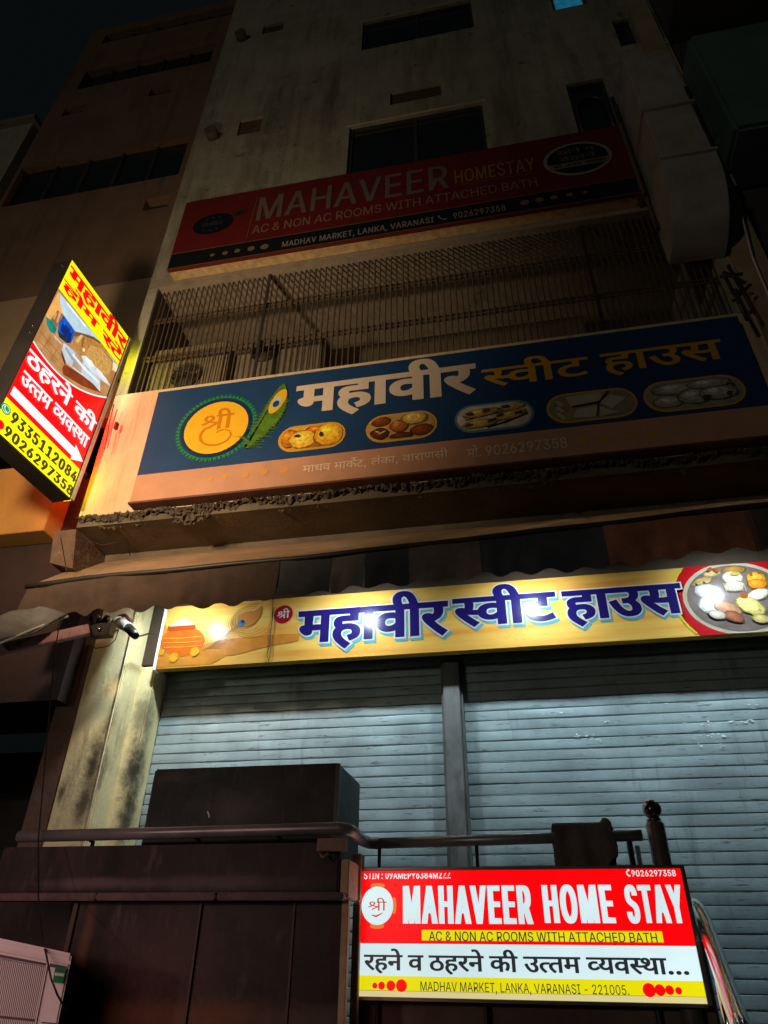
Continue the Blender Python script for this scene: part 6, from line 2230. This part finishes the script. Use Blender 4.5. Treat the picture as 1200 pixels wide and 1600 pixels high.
# ------------------------------------------------------------------ black metal cabinet on the counter
cb = thing('metal_cabinet', (-1.12, 2.94, 1.9), 'big black soot stained metal box standing on the counter before the left shutter', 'cabinet')
bx0 = (X_at(240, 1206, 2.75) + X_at(226, 1290, 2.75)) / 2
bx1 = (X_at(530, 1188, 2.75) + X_at(527, 1285, 2.75)) / 2
bz1 = Z_at(400, 1196, 2.75)
for (u, v, sx, sz, col_, a_) in ((375, 1268, .17, .09, (0.07, 0.075, 0.08), .8), (308, 1240, .05, .12, (0.006, 0.006, 0.006), .9), (265, 1215, .1, .03, (0.06, 0.05, 0.045), .7), (550, 1250, .2, .15, (0.04, 0.03, 0.026), .7)):  # first patch paints a bluish sheen into the colour, the others are smears
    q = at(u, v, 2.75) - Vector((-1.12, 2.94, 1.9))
    add_stain_or_sheen(BLACKBOX, tuple(q), (sx, 0.25, sz), col_, a_, 12)
b = MB()
b.box(bx0, bx1, 2.75, 3.136, zc1 - 0.127, bz1)
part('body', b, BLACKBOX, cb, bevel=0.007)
b = MB()
b.box(bx1 - 0.014, bx1 + 0.003, 2.747, 2.76, zc1 - 0.12, bz1 - 0.004)
part('corner_angle', b, DARKMETAL, cb)
b = MB()
p = at(326, 1272, 2.748)
b.poly([(p.x - .005, 2.7485, p.z + .012), (p.x - .010, 2.7485, p.z + .010), (p.x - .002, 2.7485, p.z - .003), (p.x + .002, 2.7485, p.z - .014), (p.x + .006, 2.7485, p.z - .013), (p.x + .003, 2.7485, p.z)][::-1])
part('paint_drip', b, WHITEPLASTIC, cb)

# ------------------------------------------------------------------ stair handrail on the right
hr = thing('stair_handrail', (0.62, 2.4, 0), 'shiny bent steel stair handrail right of the glowing sign at the bottom', 'handrail')
y0, y1 = 2.95, 2.15
k0 = at(1080, 1414, 3.02)
k1 = at(1092, 1424, 2.94)
k2 = at(1103, 1448, 2.84)
k3 = at(1128, 1520, 2.55)
k4 = at(1156, 1600, 2.28)
k5 = k4 + (k4 - k3) * 0.9
b = MB()
b.tube([k0, at(1086, 1416, 2.98), k1, at(1098, 1435, 2.89), k2, k3, k4, k5], 0.026, 18)
part('rail', b, STEEL, hr)
b = MB()
q0 = at(1124, 1536, 2.62)
b.tube([q0, at(1138, 1600, 2.60), (q0.x + 0.01, 2.60, 0.3)], 0.013, 12)
b.tube([(k0.x, 3.02, k0.z), (k0.x, 3.02, 0.46)], 0.018, 12)
part('rail_post', b, STEEL, hr)

# ------------------------------------------------------------------ white appliance at the bottom left
ac = thing('cooling_unit', (-1.8, 2.3, 1.0), 'white ribbed cooling appliance with a green sticker, low in the left corner', 'appliance')
PA = Plane(at(50, 1530, 2.2), (0.83, 0.56, 0), (0, 0, 1))
cTL, cTR = Vector(PA.ab(-60, 1453)), Vector(PA.ab(113, 1490))
cBR = Vector(PA.ab(72, 1690))
cBL = Vector(PA.ab(-105, 1690))


def aq(s, t, y=0.0):
    p = cTL.lerp(cTR, s).lerp(cBL.lerp(cBR, s), t)
    return PA.pt(p.x, p.y, -y)


PINKW = mat('white_appliance_plastic', (0.82, 0.80, 0.78), 0.4, var=0.08, scale=6)
b = MB()
b.hexa([aq(0, 1), aq(1, 1), aq(1, 1, .34), aq(0, 1, .34)], [aq(0, 0), aq(1, 0), aq(1, 0, .34), aq(0, 0, .34)])
part('casing', b, PINKW, ac, bevel=0.006)
b = MB()
sR = 0.80
n = 46
for k in range(n):
    s = 0.02 + (sR - 0.03) * k / n
    w_ = (sR - 0.03) / n * 0.55
    for (ta, tb) in ((0.15, 0.55), (0.57, 0.98)):
        b.hexa([aq(s, tb, -.006), aq(s + w_, tb, -.006), aq(s + w_, tb, .002), aq(s, tb, .002)], [aq(s, ta, -.006), aq(s + w_, ta, -.006), aq(s + w_, ta, .002), aq(s, ta, .002)])
part('ribs', b, PINKW, ac)
b = MB()
b.hexa([aq(0.0, .095, -.008), aq(1.0, .095, -.008), aq(1, .095, .001), aq(0, .095, .001)], [aq(0, 0.06, -.008), aq(1, 0.06, -.008), aq(1, 0.06, .001), aq(0, 0.06, .001)])
b.hexa([aq(sR - .012, 1.0, -.007), aq(sR, 1.0, -.007), aq(sR, 1.0, .001), aq(sR - .012, 1.0, .001)], [aq(sR - .012, .12, -.007), aq(sR, .12, -.007), aq(sR, .12, .001), aq(sR - .012, .12, .001)])
part('trim', b, PINKW, ac)
b = MB()
b.hexa([aq(0.02, .14, -.003), aq(0.79, .14, -.003), aq(.79, .14, .001), aq(0.02, .14, .001)], [aq(0.02, .118, -.003), aq(0.79, .118, -.003), aq(.79, .118, .001), aq(.02, .118, .001)])
b.hexa([aq(0.82, .14, -.003), aq(0.97, .14, -.003), aq(.97, .14, .001), aq(0.82, .14, .001)], [aq(0.82, .112, -.003), aq(0.97, .112, -.003), aq(.97, .112, .001), aq(.82, .112, .001)])
b.hexa([aq(0.85, .575, -.003), aq(0.98, .575, -.003), aq(.98, .575, .001), aq(0.85, .575, .001)], [aq(0.85, .565, -.003), aq(0.98, .565, -.003), aq(.98, .565, .001), aq(.85, .565, .001)])
b.hexa([aq(0.015, .985, -.0035), aq(sR - .014, .985, -.0035), aq(sR - .014, .985, .001), aq(.015, .985, .001)], [aq(0.015, .145, -.0035), aq(sR - .014, .145, -.0035), aq(sR - .014, .145, .001), aq(.015, .145, .001)])
part('shadow_gap', b, mat('appliance_dark_gap', (0.12, 0.09, 0.10), 0.7), ac)
PAq = PA
b = MB()
b.poly([PAq.px(u, v, 0.009) for u, v in ((82, 1534.5), (98, 1536), (103.5, 1513), (86.5, 1510))])
st_ = part('sticker', b, mat('green_sticker', (0.01, 0.28, 0.11), 0.4), ac)
b = MB()
b.poly([PAq.px(u, v, 0.0105) for u, v in ((85, 1524), (99.5, 1525.5), (100.5, 1521), (86, 1519.5))])
part('sticker_band', b, WHITEPLASTIC, st_)

# ------------------------------------------------------------------ camera on the pillar, awning motor, tarpaulin, cables
cc = thing('security_camera', (-2.62, 3.9, 3.5), 'small white and black bullet camera on top of the yellow pillar', 'camera')
c0, c1, c2 = at(187, 972, 3.93), at(201, 981, 3.86), at(212, 994, 3.80)
b = MB()
b.tube([at(181, 976, 4.018), at(184, 973, 3.97), c0], [0.045, 0.042, 0.04], 16)
b.tube([c0, c0.lerp(c1, .5), c1], [0.036, 0.038, 0.036], 18)
part('housing', b, WHITEPLASTIC, cc)
b = MB()
b.tube([c1, c1.lerp(c2, .4), c2], [0.031, 0.031, 0.024], 18)
part('nose', b, BLACKPLASTIC, cc)
b = MB()
b.tube([c0 + Vector((-.03, .02, .055)), c0 + Vector((.03, 0, .05)), c1 + Vector((.01, 0, .045))], 0.012, 8)
part('visor', b, mat('rusty_visor', (0.14, 0.05, 0.03), 0.6), cc)
b = MB()
b.tube([c2, at(222, 993, 3.9), at(232, 990, 3.95), at(242, 990, 4.0)], 0.006, 6)
part('lead', b, CABLE, cc)

am = thing('awning_crank_arm', (-2.4, 3.2, 3.2), 'grimy pinkish bar with a dark knuckle joint at the left end of the awning', 'awning arm')
b = MB()
p0_, p1_ = at(-40, 1024, 3.20), at(140, 984, 3.44)
d_ = (p1_ - p0_).normalized()
up_ = Vector((0, 0, 1))
sd = d_.cross(up_).normalized()
up_ = sd.cross(d_).normalized()
hw, hh = 0.022, 0.032
b.hexa([p0_ + sd * hw - up_ * hh, p1_ + sd * hw - up_ * hh, p1_ - sd * hw - up_ * hh, p0_ - sd * hw - up_ * hh], [p0_ + sd * hw + up_ * hh, p1_ + sd * hw + up_ * hh, p1_ - sd * hw + up_ * hh, p0_ - sd * hw + up_ * hh])
part('bar', b, mat('pinkish_worn_bar', (0.42, 0.22, 0.24), 0.7, var=0.3, scale=14, bump=0.4, dirt=(0.08, 0.04, 0.05), dirt_amt=0.9, dirt_scale=(40, 8, 8), dirt_lo=0.55), am, bevel=0.004)
b = MB()
rr = random.Random(9)
for k in range(13):
    p = at(143 + rr.uniform(0, 26), 966 + rr.uniform(0, 20), 3.50)
    ang = rr.uniform(0, pi)
    dd = Vector((cos(ang), rr.uniform(-.4, .4), sin(ang))).normalized()
    b.tube([p - dd * rr.uniform(.012, .03), p + dd * rr.uniform(.012, .03)], rr.uniform(.007, .017), 10)
b.box(p1_.x - 0.01, p1_.x + 0.12, 3.46, 3.52, p1_.z - 0.03, p1_.z + 0.05)
part('knuckle', b, mat('greasy_knuckle', (0.035, 0.028, 0.028), 0.4, metal=0.4, var=0.5, scale=30), am, bevel=0.003)
b = MB()
for (u, v) in ((154, 964), (155, 983), (170, 968)):
    p = at(u, v, 3.45)
    b.lathe(p, (0.1, -1, 0), [(0.012, -0.01), (0.013, 0.0), (0.010, 0.012), (0.004, 0.014)], 12)
part('bolt', b, STEEL, am)

b = MB()


def tarp(uu, vv):
    a = at(-30, 972, 3.15).lerp(at(62, 948, 3.38), uu)
    c = at(-30, 1020, 3.05).lerp(at(106, 964, 3.36), uu)
    p = a.lerp(c, vv)
    return (p.x, p.y + 0.015 * sin(uu * 9 + vv * 3), p.z + 0.012 * sin(uu * 7) * vv)


b.grid(tarp, 24, 10)
tp = solo('grey_tarpaulin', b, mat('grey_tarp', (0.22, 0.22, 0.22), 0.7, var=0.35, scale=6, bump=0.4, bscale=20), tuple(at(20, 985, 3.2)), 'folded grey tarpaulin sheet hanging at the left end of the awning', 'tarpaulin')
sm = tp.modifiers.new('thickness', 'SOLIDIFY')
sm.thickness = 0.012
b = MB()
b.tube([at(-30, 1018, 3.04), at(40, 988, 3.2), at(85, 970, 3.32), at(107, 963, 3.36)], 0.007, 8)
solo('tarpaulin_rope', b, WHITEPLASTIC, tuple(at(40, 988, 3.2)), 'pale rope along the lower hem of the grey tarpaulin', 'rope')
b = MB()
b.tube([at(94, 966, 2.9), at(86, 1020, 2.72), at(78, 1100, 2.62), at(68, 1220, 2.55), at(60, 1310, 2.50), at(60, 1400, 2.45), at(66, 1470, 2.30), at(72, 1490, 2.17), at(80, 1530, 2.15), at(90, 1555, 2.16), at(104, 1580, 2.2)], 0.0028, 6)
solo('hanging_wire', b, CABLE, tuple(at(68, 1220, 2.5)), 'long thin wire hanging from the awning down across the white appliance', 'wire')
b = MB()
b.tube([at(128, 995, 3.9), at(136, 1008, 3.93), at(150, 1013, 3.96), at(168, 1010, 3.97), at(180, 1000, 3.97), at(185, 985, 3.95), at(184, 972, 3.93)], 0.003, 6)
solo('looping_wire', b, CABLE, tuple(at(150, 1013, 3.96)), 'thin wire looping under the bullet camera across the pillar', 'wire')
b = MB()
b.tube([at(178, 632, 3.44), at(172, 655, 3.45), at(166, 690, 3.46), at(163, 702, 3.47)], 0.004, 6)
b.tube([at(183, 640, 3.44), at(176, 665, 3.46), at(168, 700, 3.47)], 0.003, 6)
b.box(at(181, 665, 3.5).x - 0.01, at(181, 665, 3.5).x + 0.012, 3.49, 3.52, at(181, 665, 3.5).z - 0.03, at(181, 665, 3.5).z + 0.03)
solo('dangling_leads', b, CABLE, tuple(at(172, 670, 3.46)), 'short dark leads dangling beside the glowing box on the cream parapet', 'cable')
b = MB()
b.tube([at(95, 840, 3.4), at(102, 880, 3.35), at(104, 895, 3.33)], 0.003, 6)
b.tube([at(118, 838, 3.5), at(160, 852, 3.56), at(200, 843, 3.57), at(203, 868, 3.7)], 0.003, 6)
solo('beam_wire', b, CABLE, tuple(at(118, 838, 3.5)), 'thin wires strung under the broken plaster edge left of the awning', 'wire')
